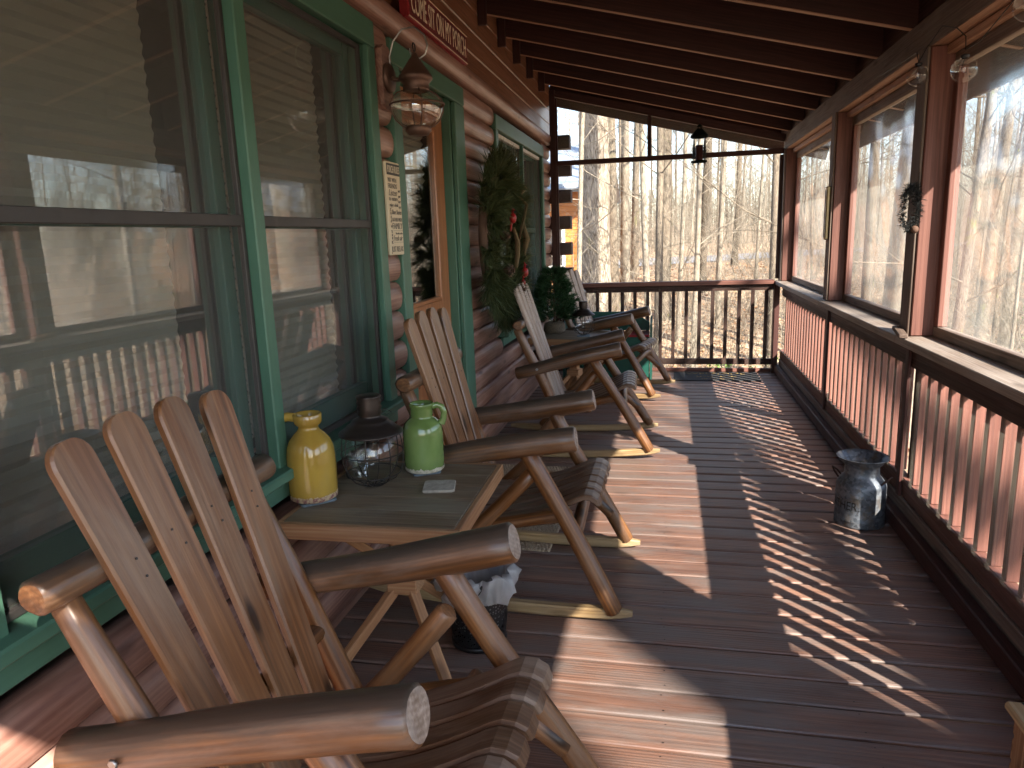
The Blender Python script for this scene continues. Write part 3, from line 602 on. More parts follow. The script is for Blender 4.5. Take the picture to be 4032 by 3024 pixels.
# ------------------------------------------------------------------ rocking chairs
def slat_xy(zz): return -.25+(1.15-zz)*.316
def make_chair(mats):
    ch = thing('rocking_chair', '', 'rocking chair', group='log rocking chairs along the wall')
    for s_ in (-1, 1):
        m = MB(); m.log((-.25, s_*.325, .585), (.455, s_*.330, .742), .041, .051, 18, 12, .05, .007, cmi=1); a = m.build('armrest', [mats['arm'], M['endgrain']], ch)
        m = MB(); m.tube([(-.10, s_*.372, .618), (-.10, s_*.379, .618)], .010, 6, cham=.002); m.build('bolt', M['steel'], a)
        m = MB(); m.log((.265, s_*.322, .675), (.635, s_*.338, .052), .034, .036, 14, 10, .05, .008, facet=7); m.build('leg', mats['leg'], ch)
        m = MB(); m.log((.285, s_*.285, .575), (-.18, s_*.300, .055), .030, .034, 14, 9, .05, .008, facet=7); m.build('brace', mats['leg'], ch)
        m = MB(); m.log((-.235, s_*.285, .885), (.035, s_*.272, .235), .030, .035, 14, 9, .05, .008, facet=7); m.build('back_post', mats['leg'], ch)
        m = MB(); secs = []; gs = []; o = m.off()
        for i in range(25):
            x = -.43+1.13*i/24; z = .0245+(x-.13)**2/12
            e = min(1, (i+.6)/2.5, (24.6-i)/2.5); e = math.sqrt(max(.12, e)); w_, h_ = .044*e, .046*e
            c = []; q = []
            for (u, v) in chamf(w_, h_, .008*e): c.append(Vector((x, s_*.335+u, z+v))); q.append(o+Vector((x, u, v)))
            secs.append(c); gs.append(q)
        m.loft(secs, gs, smooth=False); m.build('rocker', mats['rocker'], ch)
        m = MB(); m.log((.02, s_*.245, .30), (.44, s_*.262, .405), .028, .028, 12, 8, .05); m.build('seat_rail', mats['leg'], ch)
    m = MB(); m.log((.33, .285, .40), (.555, .315, .19), .026, .028, 12, 6, .06, facet=6); m.build('brace', mats['leg'], ch)
    m = MB(); m.log((-.222, -.362, .912), (-.222, .362, .912), .036, .036, 16, 12, .06, .008); m.build('crossbar', mats['arm'], ch)
    m = MB(); m.log((-.075, -.27, .50), (-.075, .27, .50), .024, .024, 12, 6, .05); m.build('crossbar', mats['leg'], ch)
    m = MB(); m.log((.46, -.31, .345), (.46, .31, .345), .026, .026, 12, 6, .05); m.build('crossbar', mats['leg'], ch)
    # four back slats with rounded tops
    bx = Vector((.302, 0, -.953)).normalized()
    for yt, yb, zt2 in ((-.218, -.140, 1.150), (-.0725, -.047, 1.166), (.0725, .047, 1.166), (.218, .140, 1.150)):
        m = MB(); T = Vector((slat_xy(zt2), yt, zt2)); B = Vector((slat_xy(.335), yb, .335)); ax = (B-T).normalized(); L = (B-T).length
        sd = Vector((0, 1, 0)); sd = (sd-ax*sd.dot(ax)).normalized(); nn = ax.cross(sd); nn = nn if nn.x > 0 else -nn
        secs = []; gs = []; o = m.off(); N = 22
        for i in range(N+1):
            t = i/N; l = L*t
            if i <= 7: l = .046*(1-math.cos(math.pi/2*i/7)); wd = .050*math.sin(math.pi/2*(.12+.88*i/7))
            else: l = .046+(L-.046)*(i-7)/(N-7); wd = .050-.010*(i-7)/(N-7)
            th = .0115 if i > 0 else .006; b_ = .005
            c = []; q = []
            for (u, v) in ((-wd+b_, -th), (wd-b_, -th), (wd, -th+b_), (wd, th-b_), (wd-b_, th), (-wd+b_, th), (-wd, th-b_), (-wd, -th+b_)):
                c.append(T+ax*l+sd*u+nn*v); q.append(o+Vector((l, u, v)))
            secs.append(c); gs.append(q)
        m.loft(secs, gs, smooth=False); sb = m.build('back_slat', mats['slat'], ch)
        m = MB()
        for zz, dl in ((0, .26), (0, .30)):
            c = T+ax*dl+sd*rnd.uniform(-.012, .012)+nn*.0118; m.tube([c, c+nn*.0015], .0030, 8)
        m.build('screw', M['bronze'], sb)
    # contoured seat slats running front to back
    for i in range(6):
        yy = -.2125+.085*i; m = MB(); secs = []; gs = []; o = m.off(); N = 24; L = 0; pv = None
        for k in range(N+1):
            t = k/N
            if t < .86: u = t/.86; x = .00+.475*u; z = .325+.06*u+.09*u*u+.012*math.sin(u*3.1)*-1
            else: u = (t-.86)/.14; a = u*1.35; x = .475+.07*math.sin(a); z = .475+.012*math.sin(a*1.2)-.055*(1-math.cos(a))
            p = Vector((x, yy, z)); L += (p-pv).length if pv else 0; pv = p; wd = .0385*(1 if k < N-1 else .93 if k == N-1 else .8); th = .013 if k < N else .008
            tg = Vector((1, 0, .25)) if t < .86 else Vector((math.cos(a), 0, .1-math.sin(a)*.8)); tg.normalize(); nn = Vector((-tg.z, 0, tg.x))
            c = []; q = []
            for (uu, v) in ((-wd+.006, -th), (wd-.006, -th), (wd, -th+.005), (wd, th-.006), (wd-.007, th), (-wd+.007, th), (-wd, th-.006), (-wd, -th+.005)):
                c.append(p+Vector((0, uu, 0))+nn*v); q.append(o+Vector((L, uu, v)))
            secs.append(c); gs.append(q)
        m.loft(secs, gs, smooth=False); m.build('seat_slat', mats['seat'], ch)
    return ch
wm1 = dict(arm=M['armw'], leg=M['chair'], rocker=M['rocker'], slat=M['slat'], seat=M['seatw'])
POSE = [(-.826, 1.283, -.026, .031), (-.776, 2.934, -.007, -.049), (-.760, 5.006, .032, .014), (-.680, 6.849, -.200, .010)]
LAB = ['nearest log rocking chair, orange brown slats, in front of the big green trimmed window',
       'log rocking chair just past the table holding the yellow and green jugs',
       'pale slatted rocking chair in front of the table with the little pine tree',
       'farthest rocking chair, half hidden by the little pine tree beside the green bench']
proto = make_chair(wm1); protoB = dup(proto)
for c in kids(protoB):
    if c.name.startswith('back_slat'):
        c.data = c.data.copy(); c.data.materials[0] = M['slatw']
chairs = [proto, dup(proto), protoB, dup(protoB)]
for c, (x, y, a, t), lab in zip(chairs, POSE, LAB):
    lo = min(.0245+(px-.13)**2/12-.023+px*math.sin(t) for px in np.linspace(-.43, .70, 30))
    dx = .9*math.sin(t); dz = .9-.9*math.cos(t)
    c.location = (x+dx*math.cos(a), y+dx*math.sin(a), -lo*math.cos(t)+.002); c.rotation_euler = (0, -t, a); c['label'] = lab
# ------------------------------------------------------------------ side tables
def make_table():
    t = thing('side_table', '', 'side table', group='square wooden side tables')
    zt_ = .63; W, D = .60, .66
    m = MB()
    for i in range(5): 
        y0 = -D/2+.022+i*(D-.044)/5; m.box(-W/2+.022, W/2-.022, y0+.0004, y0+(D-.044)/5-.0004, zt_-.02, zt_, .0012, ax='x')
    m.build('tabletop', M['table'], t)
    m = MB(); m.box(-W/2, W/2, -D/2, -D/2+.021, zt_-.052, zt_-.001, .003, ax='x'); m.box(-W/2, W/2, D/2-.021, D/2, zt_-.052, zt_-.001, .003, ax='x')
    m.box(-W/2, -W/2+.021, -D/2+.022, D/2-.022, zt_-.052, zt_-.001, .003); m.box(W/2-.021, W/2, -D/2+.022, D/2-.022, zt_-.052, zt_-.001, .003); m.build('apron', M['tleg'], t)
    m = MB(); m.box(-.035, .035, -.035, .035, .28, zt_-.022, .003, ax='z'); m.build('post', M['tleg'], t)
    m = MB(); m.box(-.055, .055, -.055, .055, .26, .32, .004, ax='x'); m.build('block', M['tleg'], t)
    for sx in (-1, 1):
        for sy in (-1, 1):
            m = MB(); m.beam((sx*.03, sy*.03, .275), (sx*.23, sy*.25, .0), .034, .034, .003); m.build('leg', M['tleg'], t)
            m = MB(); m.beam((sx*.035, sy*.035, .36), (sx*.20, sy*.22, zt_-.03), .032, .032, .003); m.build('brace', M['tleg'], t)
    m = MB(); m.box(-.27, .27, -.02, .02, .001, .035, .006, ax='x'); 
    return t
tb = make_table(); tb.location = (-.905, 2.245, 0); tb.rotation_euler = (0, 0, .02); tb['label'] = 'square wooden side table holding the yellow and green jugs, between the two nearest rocking chairs'
tb2 = dup(tb, (-.80, 6.26, 0), -.25, 'square side table holding the little pine tree, between the two far rocking chairs')
# ------------------------------------------------------------------ things on the tables
ZT = .6305
def coaster(x, y, z, rz, mat, label, s_=.052, h_=.009):
    m = MB(); o = m.off(); pts = []
    base = [(-1, -.85), (-.85, -1), (.85, -1), (1, -.85), (1, .85), (.85, 1), (-.85, 1), (-1, .85)]
    poly = [(a*s_*(1+rnd.uniform(-.03, .03)), b*s_*(1+rnd.uniform(-.03, .03))) for a, b in base]
    secs = [[Vector((a*k, b*k, zz)) for a, b in poly] for k, zz in ((.97, 0), (1, .002), (1, h_-.002), (.97, h_))]
    m.loft(secs, secs, smooth=False); ob = m.build('coaster', mat); ob.location = (x, y, z); ob.rotation_euler = (0, 0, rz); return tag(ob, label, 'coaster', 'stone coasters')
coaster(-1.165, 2.12, ZT, .75, M['slate'], 'blue grey slate coaster under the yellow jug', .058)
coaster(-.885, 2.455, ZT, .55, M['slate'], 'blue grey slate coaster under the green jug', .052)
coaster(-.775, 2.285, ZT, .22, M['tan'], 'loose tan stone coaster lying empty near the table corner', .055, .010)
# yellow jug
j = thing('jug', 'tall glossy yellow ceramic jug with a looped handle on the near table', 'jug', (-1.165, 2.12, ZT+.0095), R(192))
m = MB(); m.lathe([(.001, .004), (.070, .001), (.078, .006), (.080, .03), (.081, .10), (.080, .15), (.076, .18), (.066, .205), (.050, .225), (.037, .237), (.033, .245), (.033, .252), (.043, .258), (.046, .266), (.047, .290), (.044, .2935), (.041, .290), (.038, .270), (.030, .255), (.029, .24), (.06, .20), (.07, .1), (.001, .02)], n=40); m.build('body', M['yjug'], j)
m = MB(); m.tube([(.038, 0, .279), (.065, 0, .283), (.095, 0, .276), (.113, 0, .250), (.112, 0, .218), (.100, 0, .188), (.085, 0, .165), (.074, 0, .150)], [.012, .0115, .011, .0105, .0105, .0105, .011, .013], 12, sq=1.35); m.build('handle', M['yjug'], j)
j = thing('jug', 'squat glossy green ceramic jug with a ribbed neck beside the lantern', 'jug', (-.885, 2.455, ZT+.0095), R(12))
prof = [(.001, .004), (.068, .001), (.073, .006), (.075, .04)]
for i in range(12): prof += [(.075-.0012*(i % 2), .05+i*.009)]
prof += [(.072, .165), (.064, .182), (.052, .194), (.043, .200)]
for i in range(8): prof += [(.040+.0015*(i % 2), .203+i*.005)]
prof += [(.045, .246), (.046, .252), (.043, .256), (.038, .252), (.034, .23), (.034, .2), (.06, .17), (.066, .1), (.001, .02)]
m = MB(); m.lathe(prof, n=40); m.build('body', M['gjug'], j)
m = MB(); m.tube([(.040, 0, .240), (.058, 0, .246), (.074, 0, .238), (.082, 0, .218), (.080, 0, .195), (.070, 0, .175)], [.010, .009, .009, .009, .009, .011], 12, sq=1.3); m.build('handle', M['gjug'], j)
# cage lantern
def make_lantern():
    l = thing('lantern', '', 'lantern', group='cage lanterns with a clear globe')
    m = MB(); p = [(.001, .332), (.040, .332), (.043, .329)]
    for i in range(6): p += [(.0435-.004*(i % 2), .325-i*.009)]
    p += [(.042, .268), (.038, .262), (.040, .255), (.060, .247), (.066, .240), (.070, .232), (.083, .226), (.090, .218), (.098, .212), (.112, .202), (.113, .198), (.110, .197), (.08, .212), (.03, .215)]
    m.lathe(p, n=40); m.build('cap', M['bronze'], l)
    m = MB(); p = [(.060, .205)]+[(.088*math.sin(t), .120+.095*math.cos(t)*1.0) for t in [math.pi*(.22+.76*i/16) for i in range(17)]]+[(.001, .026)]; m.lathe(p, n=32); m.build('globe', M['glass'], l)
    m = MB()
    for k in range(8):
        a = 2*math.pi*k/8+.2; pts = [(.098*1.0, .203), (.106, .165), (.109, .13), (.107, .09), (.097, .055), (.075, .030), (.040, .012), (.006, .004)]
        m.tube([(r_*math.cos(a), r_*math.sin(a), z) for r_, z in pts], .0021, 6)
    for r_, z in ((.109, .128), (.096, .053), (.035, .0105)): m.tube([(r_*math.cos(t), r_*math.sin(t), z) for t in [2*math.pi*i/36 for i in range(37)]], .0023, 6)
    m.tube([(.0, 0, .002), (0, 0, .03)], .002, 6)
    m.build('cage', M['wire'], l)
    m = MB(); m.lathe([(.001, .06), (.010, .065), (.015, .085), (.014, .13), (.012, .17), (.012, .19)], n=16); m.build('bulb', M['glass'], l)
    m = MB(); m.tube([(.043, 0, .272), (.06, .01, .262), (.074, .02, .268), (.062, .0, .285), (.046, -.01, .283)], .0014, 6); m.build('handle', M['wire'], l)
    return l
l1 = make_lantern(); l1.location = (-1.012, 2.275, ZT); l1['label'] = 'dark metal cage lantern with a clear globe standing between the two jugs'
l2 = dup(l1, (-.700, 6.12, ZT+.0095), 0, 'smaller cage lantern on the far table in front of the little pine tree'); l2.scale = (.88, .88, .88)
coaster(-.700, 6.12, ZT, .1, M['slate'], 'dark slate coaster under the far lantern', .055)
# cut glass votive
m = MB()
secs = []
for r_, z, n_ in ((.020, 0, 0), (.026, .003, 1), (.024, .02, 0), (.030, .035, 1), (.028, .05, 0), (.040, .066, 1), (.048, .085, 0)):
    secs.append([Vector((r_*(1.12 if (k+n_) % 2 else .9)*math.cos(2*math.pi*k/12), r_*(1.12 if (k+n_) % 2 else .9)*math.sin(2*math.pi*k/12), z+(.006 if k % 2 and z > .07 else 0))) for k in range(12)])
m.loft(secs, secs, smooth=False, caps=False); m.add(secs[0], [tuple(range(11, -1, -1))], secs[0]); 
ins = [[Vector((p.x*.8, p.y*.8, p.z+.004)) for p in s_] for s_ in secs[::-1]]; m.loft(ins, ins, smooth=False, caps=False)
ob = m.build('glass_votive', M['facet']); ob.location = (-1.11, 2.37, ZT+.0005); tag(ob, 'faceted clear glass candle holder between the yellow jug and the lantern', 'candle holder')
# ------------------------------------------------------------------ foliage helper
def needles(mb, c, d, n, L, spread, w_=.0016, rr=rnd, droop=0):
    d = Vector(d).normalized(); b = basis(d)
    for _ in range(n):
        a = rr.uniform(0, 6.283); s_ = rr.uniform(0, spread); v = (b[0]*math.cos(s_)+(b[1]*math.cos(a)+b[2]*math.sin(a))*math.sin(s_)).normalized()
        l = L*rr.uniform(.6, 1.1); sd = v.cross(Vector((rr.uniform(-1, 1), rr.uniform(-1, 1), rr.uniform(-1, 1)))).normalized()*w_
        c0 = Vector(c)+b[0]*rr.uniform(-.01, .02); mid = c0+v*l*.55+Vector((0, 0, -droop*l*.15)); e = c0+v*l+Vector((0, 0, -droop*l*.5)); o = Vector((rr.random()*5, rr.random()*5, rr.random()*5))
        mb.add([c0-sd, c0+sd, mid+sd*.9, mid-sd*.9, e], [(0, 1, 2, 3), (3, 2, 4)], [o]*5)
# little pine tree in burlap
pt = thing('potted_pine', 'little dark green artificial pine tree in a burlap base on the far table', 'potted tree', (-.985, 6.36, ZT))
m = MB(); m.lathe([(.001, .001), (.085, .001), (.098, .02), (.095, .06), (.085, .09), (.07, .098), (.03, .105)], n=24, wob=.04); m.build('burlap_base', M['burlap'], pt)
m = MB(); m.tube([(0, 0, .09), (0, 0, .54)], [.012, .004], 8); m.build('stem', M['cone'], pt)
m = MB(); r_ = random.Random(5)
for i in range(760):
    z = .11+.44*(r_.random()**1.05); R_ = .235*(1-(z-.11)/.47)**.62+.012; a = r_.uniform(0, 6.283); f = r_.uniform(.35, 1.0)
    c = (math.cos(a)*R_*f, math.sin(a)*R_*f, z+.02*f); needles(m, c, (math.cos(a), math.sin(a), .45), 18, .06, .9, .0017, r_)
needles(m, (0, 0, .54), (0, 0, 1), 40, .07, .6, .0012, r_); m.build('foliage', M['needle2'], pt)
# wreath
wr = thing('wreath', 'large pine needle wreath with red cardinals and burlap bow hanging beside the door', 'wreath', (-1.15, 5.0, 1.47))
m = MB(); r_ = random.Random(11); RW = .40
for i in range(430):
    a = r_.uniform(0, 6.283); t = r_.uniform(0, 6.283); q = .125*math.sqrt(r_.random())
    c = Vector((q*math.cos(t)*.5+.02, (RW+q*math.sin(t))*math.cos(a), (RW+q*math.sin(t))*math.sin(a)*1.08))
    ra = Vector((0, math.cos(a), math.sin(a))); tg = Vector((0, -math.sin(a), math.cos(a)))
    d = ra*(.9*math.sin(t)+.35)+Vector((1, 0, 0))*(.55*abs(math.cos(t))+.1)+tg*r_.uniform(-.9, .9)
    needles(m, c, d, 46, .135, r_.uniform(.45, 1.15), .0017, r_, .12)
m.build('pine_needles', M['needle'], wr)
m = MB(); m.tube([(-.02, RW*math.cos(t), RW*1.08*math.sin(t)) for t in [2*math.pi*i/40 for i in range(41)]], .03, 8); m.build('ring', M['cone'], wr)
def cone_(x, y, z, r0=.032):
    m = MB()
    for i in range(7):
        for k in range(9):
            a = 2*math.pi*(k+i*.5)/9; t = i/6; rr_ = r0*math.sin(.35+t*2.4)
            c = Vector((x+t*.06, y+math.cos(a)*rr_*.6, z+math.sin(a)*rr_*.6)); e = Vector((x+t*.06+.012, y+math.cos(a)*rr_*1.25, z+math.sin(a)*rr_*1.25)); sd = Vector((0, -math.sin(a), math.cos(a)))*.008
            m.add([c-sd, c+sd, e+sd*.6, e-sd*.6], [(0, 1, 2, 3)], [c, c, e, e])
    m.ball((x+.02, y, z), r0*.6, 8, 6); m.build('pinecone', M['cone'], wr)
cone_(.09, -.30, -.20, .04); cone_(.08, -.36, .02); cone_(.10, .0, -.35)
def bird(x, y, z, s_=1, f=1):
    m = MB(); m.ball((x, y, z), .028*s_, 12, 9, (.9, 1.0, 1.25)); m.ball((x+.006, y, z+.040*s_), .018*s_, 12, 8); m.tube([(x+.002, y, z+.052*s_), (x-.004, y, z+.075*s_)], [.009, .001], 6)
    m.tube([(x-.01, y, z-.02), (x-.02, y+f*.01, z-.085*s_)], [.012*s_, .006*s_], 6, sq=.5); b = m.build('cardinal', M['red_gloss'], wr)
    m = MB(); m.ball((x+.014, y-.006, z+.040*s_), .0125*s_, 8, 6); m.tube([(x+.02, y-.01, z+.04*s_), (x+.038, y-.018, z+.038*s_)], [.005, .001], 6); m.build('face', M['black_soft'], b)
bird(.12, -.10, .14); bird(.10, .38, -.02, 1.15); bird(.13, .22, -.24); bird(.13, .14, -.31, .7)
m = MB()
for (pts) in ([(.10, .26, .30), (.14, .30, .24), (.13, .26, .16), (.12, .22, .10), (.10, .18, -.02)], [(.10, .26, .30), (.15, .24, .36), (.12, .28, .38), (.10, .30, .32)], [(.12, .24, .12), (.14, .30, .0), (.10, .33, -.10), (.12, .36, -.16)], [(.10, .0, .08), (.12, .04, -.02), (.11, .06, -.12), (.10, .05, -.2)]):
    m.tube(pts, [.012]+[.022]*(len(pts)-2)+[.014], 6, sq=.25)
m.build('ribbon', M['ribbon'], wr)
# ------------------------------------------------------------------ text helper
def text_mesh(txt, size, xs_=1.0, shear=0, depth=.0006, align='LEFT'):
    c = bpy.data.curves.new('t', 'FONT'); c.body = txt; c.size = size; c.extrude = depth; c.shear = shear; c.align_x = align; c.resolution_u = 3
    o = bpy.data.objects.new('t', c); S.collection.objects.link(o); dg = bpy.context.evaluated_depsgraph_get(); me = bpy.data.meshes.new_from_object(o.evaluated_get(dg))
    vs = [Vector((v.co.x*xs_, v.co.y, v.co.z)) for v in me.vertices]; fs = [tuple(p.vertices) for p in me.polygons]
    bpy.data.objects.remove(o); bpy.data.curves.remove(c); bpy.data.meshes.remove(me); return vs, fs
def put_text(mb, txt, size, O, ex, ey, xs_=1, shear=0, width=None):
    vs, fs = text_mesh(txt, size, 1, shear)
    if not vs: return
    x0 = min(v.x for v in vs); x1 = max(v.x for v in vs); k = (width/(x1-x0)) if width else xs_
    ex, ey = Vector(ex), Vector(ey); nz = ex.cross(ey); P = [Vector(O)+ex*((v.x-x0)*k)+ey*v.y+nz*(v.z+.0006) for v in vs]
    mb.add(P, fs, P)
M['cream'] = paint('cream_sign', (.62, .52, .36), .6, .08, .1); M['ink'] = simple('dark_lettering', (.03, .028, .026), .7); M['ltxt'] = simple('cream_lettering', (.62, .52, .38), .6); M['signred'] = paint('sign_red', (.22, .012, .016), .5, .15, .1)
M['greyink'] = simple('grey_lettering', (.16, .14, .12), .7); M['inkpanel'] = simple('sign_band', (.05, .045, .04), .7)
# "come sit on my porch"
sg = thing('wooden_sign', 'long red wooden sign reading COME SIT ON MY PORCH above the wall lantern', 'sign', (-1.20, 4.0, 2.60))
m = MB(); m.box(-.045, .0, -.52, .52, -.082, .082, .003); m.build('board', M['signred'], sg)
m = MB(); m.box(.0002, .0022, -.505, .505, -.070, .070, .0008); m.build('panel', paint('sign_maroon', (.12, .018, .018), .5, .5, .1, (.22, .02, .02)), sg)
m = MB()
for z0 in (-.0785, .0745): m.box(.0002, .003, -.515, .515, z0, z0+.004, .0005)
m.build('border', M['ltxt'], sg)
m = MB(); put_text(m, 'COME SIT ON MY PORCH', .15, (.0025, -.48, -.050), (0, 1, 0), (0, 0, 1), width=.96); m.build('lettering', M['ltxt'], sg)
# porch rules
pr = thing('wooden_sign', 'tall cream PORCH RULES sign hung between the big window and the door', 'sign', (-1.222, 3.20, 1.627))
m = MB(); m.box(-.016, .0, -.085, .085, -.207, .207, .004, ax='z'); m.build('board', M['cream'], pr)
m = MB(); m.box(.0003, .002, -.078, .078, .148, .198, .0005); m.build('band', M['inkpanel'], pr)
m = MB(); put_text(m, 'PORCH RULES', .045, (.0024, -.073, .158), (0, 1, 0), (0, 0, 1), width=.146); m.build('heading', M['ltxt'], pr)
m = MB()
def ln(t, sz, y, z, wd, sh=0): put_text(m, t, sz, (.0004, y, z), (0, 1, 0), (0, 0, 1), width=wd, shear=sh)
ln('VISIT WITH', .026, -.072, .118, .105); ln('FRIENDS', .030, -.070, .090, .105); ln('Listen', .040, -.068, .058, .100, .35); ln('to nature', .028, -.068, .036, .105)
ln('enjoy a drink', .022, -.065, .010, .105, .1); ln('Share Stories', .030, -.045, -.024, .120, .35); ln('GATHER WITH', .024, -.045, -.056, .120); ln('FAMILY', .040, -.045, -.090, .120)
ln('Breathe in the', .014, -.012, -.114, .085); ln('Fresh air', .034, -.042, -.142, .112, .35); ln('JUST RELAX', .036, -.074, -.192, .146)
put_text(m, 'Read a book', .024, (.0004, -.052, -.155), (0, 0, 1), (0, -1, 0), width=.16)
for i, t in enumerate(('put', 'your', 'feet', 'up')): ln(t, .020, .046, .076-i*.024, .028, .3)
m.build('lettering', M['greyink'], pr)
m = MB()
for z0 in (-.098, -.150): m.box(.0003, .0009, -.04, .078, z0, z0+.0015, .0002)
m.build('rule_line', M['greyink'], pr)
# ------------------------------------------------------------------ wall lantern
wl = thing('wall_lantern', 'aged copper onion globe lantern on a wooden wall plate between window and door', 'wall lamp', (-1.215, 3.205, 2.19))
m = MB(); poly = [(-.055, -.115), (-.03, -.135), (.03, -.135), (.055, -.115), (.055, .115), (.03, .135), (-.03, .135), (-.055, .115)]
m.extr(poly, .03, Matrix.Translation((-.035, 0, 0))@Matrix(((0, 0, 1, 0), (1, 0, 0, 0), (0, 1, 0, 0), (0, 0, 0, 1)))); m.build('wood_plate', M['log'], wl)
m = MB(); m.xf; mm = Matrix.Translation((-.004, 0, 0))@Matrix.Rotation(R(90), 4, 'Y'); m.lathe([(.001, 0), (.060, 0), (.062, .004), (.060, .016), (.052, .020), (.001, .021)], n=28); m.xf(mm); m.build('back_plate', M['brown'], wl)
LX = .125
m = MB(); c = (LX, .0, -.12)
m.lathe([(.001, .215), (.010, .212), (.014, .200), (.030, .180), (.058, .140), (.070, .122), (.074, .118), (.074, .106), (.066, .098), (.056, .085), (.058, .065), (.060, .058), (.054, .056)], c, 32); m.build('hood', M['brown'], wl)
m = MB(); m.lathe([(.052, .058), (.075, .048), (.100, .026), (.112, 0), (.110, -.030), (.095, -.062), (.070, -.084), (.052, -.094)], c, 32); m.build('globe', M['lamp_glass'], wl)
m = MB(); m.lathe([(.052, -.090), (.057, -.096), (.057, -.112), (.050, -.118), (.045, -.128), (.001, -.128)], c, 28)
for k in range(4):
    a = 2*math.pi*k/4+.5; m.tube([(LX+r_*math.cos(a), r_*math.sin(a), -.12+z) for r_, z in ((.056, .060), (.085, .050), (.112, .022), (.1185, 0), (.114, -.030), (.098, -.065), (.072, -.088), (.055, -.096))], .0032, 8)
m.tube([(LX+.119*math.cos(t), .119*math.sin(t), -.12) for t in [2*math.pi*i/36 for i in range(37)]], .0042, 8); m.build('guard', M['brown'], wl)
m = MB(); m.tube([(.012, 0, .0), (.035, 0, -.008), (.06, 0, -.01)], .009, 8); m.build('arm', M['brown'], wl)
m = MB(); m.tube([(.012, 0, .03), (.010, 0, .09), (.030, 0, .15), (.075, 0, .195), (.13, 0, .20), (.175, 0, .165), (.188, 0, .12), (.175, 0, .085), (.15, 0, .07), (.125, 0, .075), (.108, 0, .095), (.105, 0, .115)], .0042, 8); m.build('hoop', M['steel'], wl)
m = MB(); m.tube([(LX+.0, .017*math.cos(t), .118+.017*math.sin(t)) for t in [2*math.pi*i/20 for i in range(21)]], .003, 6); m.build('ring', M['wire'], wl)
m = MB(); m.ball((LX, 0, -.125), .026, 14, 10, (1, 1, 1.2)); m.build('bulb', M['glass'], wl)
# ------------------------------------------------------------------ hanging lantern at the far end
M['vdgreen'] = paint('lantern_green', (.006, .010, .007), .85, spec=.1)
hl = thing('hanging_lantern', 'dark green metal lantern with pine tree cutouts and red candle hanging near the far screen', 'lantern', (.293, 7.575, 2.14))
m = MB(); m.lathe([(.075, 0), (.078, .004), (.078, .018), (.072, .02), (.001, .02)], n=8); m.build('base', M['vdgreen'], hl)
m = MB(); m.lathe([(.082, .232), (.084, .236), (.084, .256), (.078, .262), (.030, .312), (.028, .318)], n=8)
m.lathe([(.018, .335), (.030, .336), (.022, .350), (.010, .360), (.001, .366)], n=8)
for k in range(4): a = k*1.57+.4; m.tube([(.02*math.cos(a), .02*math.sin(a), .314), (.02*math.cos(a), .02*math.sin(a), .337)], .003, 5)
m.build('roof', M['vdgreen'], hl)
m = MB()
for k in range(4):
    a = k*1.57+.75; c = Vector((.070*math.cos(a), .070*math.sin(a), 0)); m.tube([c+Vector((0, 0, .02)), c+Vector((0, 0, .235))], .004, 6)
    sd = Vector((-math.sin(a), math.cos(a), 0))
    for i in range(6):
        z = .04+i*.03; wd = .034-.0045*i; ps = [c+sd*-wd+Vector((0, 0, z)), c+sd*wd+Vector((0, 0, z)), c+Vector((0, 0, z+.036))]; nn = Vector((math.cos(a), math.sin(a), 0))*.003
        m.add(ps+[p+nn for p in ps], [(0, 1, 2), (5, 4, 3), (0, 3, 4, 1), (1, 4, 5, 2), (2, 5, 3, 0)], ps*2)
m.build('tree_cutout', M['black'], hl)
m = MB(); m.lathe([(.001, .021), (.036, .021), (.037, .03), (.037, .155), (.033, .165), (.001, .16)], n=20); m.build('candle', simple('red_wax', (.06, .007, .007), .6), hl)
m = MB(); m.tube([(0, 0, .366), (-.015, 0, .39), (-.018, 0, .41), (0, 0, .432), (.012, 0, .425)], .0022, 6); m.tube([(0, 0, .43), (0, 0, .458)], .0022, 6); m.build('hook', M['wire'], hl)
m = MB()
for a in (.3, 1.6, 2.9, 4.6): m.ball((.06*math.cos(a), .06*math.sin(a), -.008), .008, 8, 6)
m.build('foot', M['black'], hl)
# ------------------------------------------------------------------ string lights
st = thing('string_lights', 'string of large clear globe bulbs hung along the side beam', 'string lights', (1.1, 3.3, 2.24))
BUL = [(-.02, .41, -.115), (-.02, -.13, -.20), (-.02, -.62, -.115)]
m = MB(); m.tube([(-.01, 1.2, .02), (.02, .8, .02), (-.005, .50, .0), (-.02, .41, -.06), (-.005, .36, -.01), (.005, .22, .04), (.02, .1, .0), (.015, -.02, -.06), (-.02, -.13, -.13), (.0, -.2, -.12), (.03, -.36, -.04), (.02, -.52, .0), (-.02, -.62, -.05), (.02, -.8, -.02), (.02, -1.1, .0)], .0022, 6); m.build('wire', M['wire'], st)
for b in BUL:
    m = MB(); m.lathe([(.001, .052), (.014, .052), (.015, .02+.03), (.015, .035+.01), (.012, .040)], b, 14); sk = m.build('socket', M['black'], st)
    m = MB(); m.ball(b, .045, 20, 14); m.build('bulb', M['glass'], sk)
    m = MB(); m.tube([(b[0], b[1], b[2]+.04), (b[0]-.008, b[1]+.006, b[2]+.0), (b[0]+.006, b[1]-.008, b[2]-.015), (b[0]+.010, b[1]+.004, b[2]+.012)], .0012, 5); m.build('filament', M['wire'], sk)
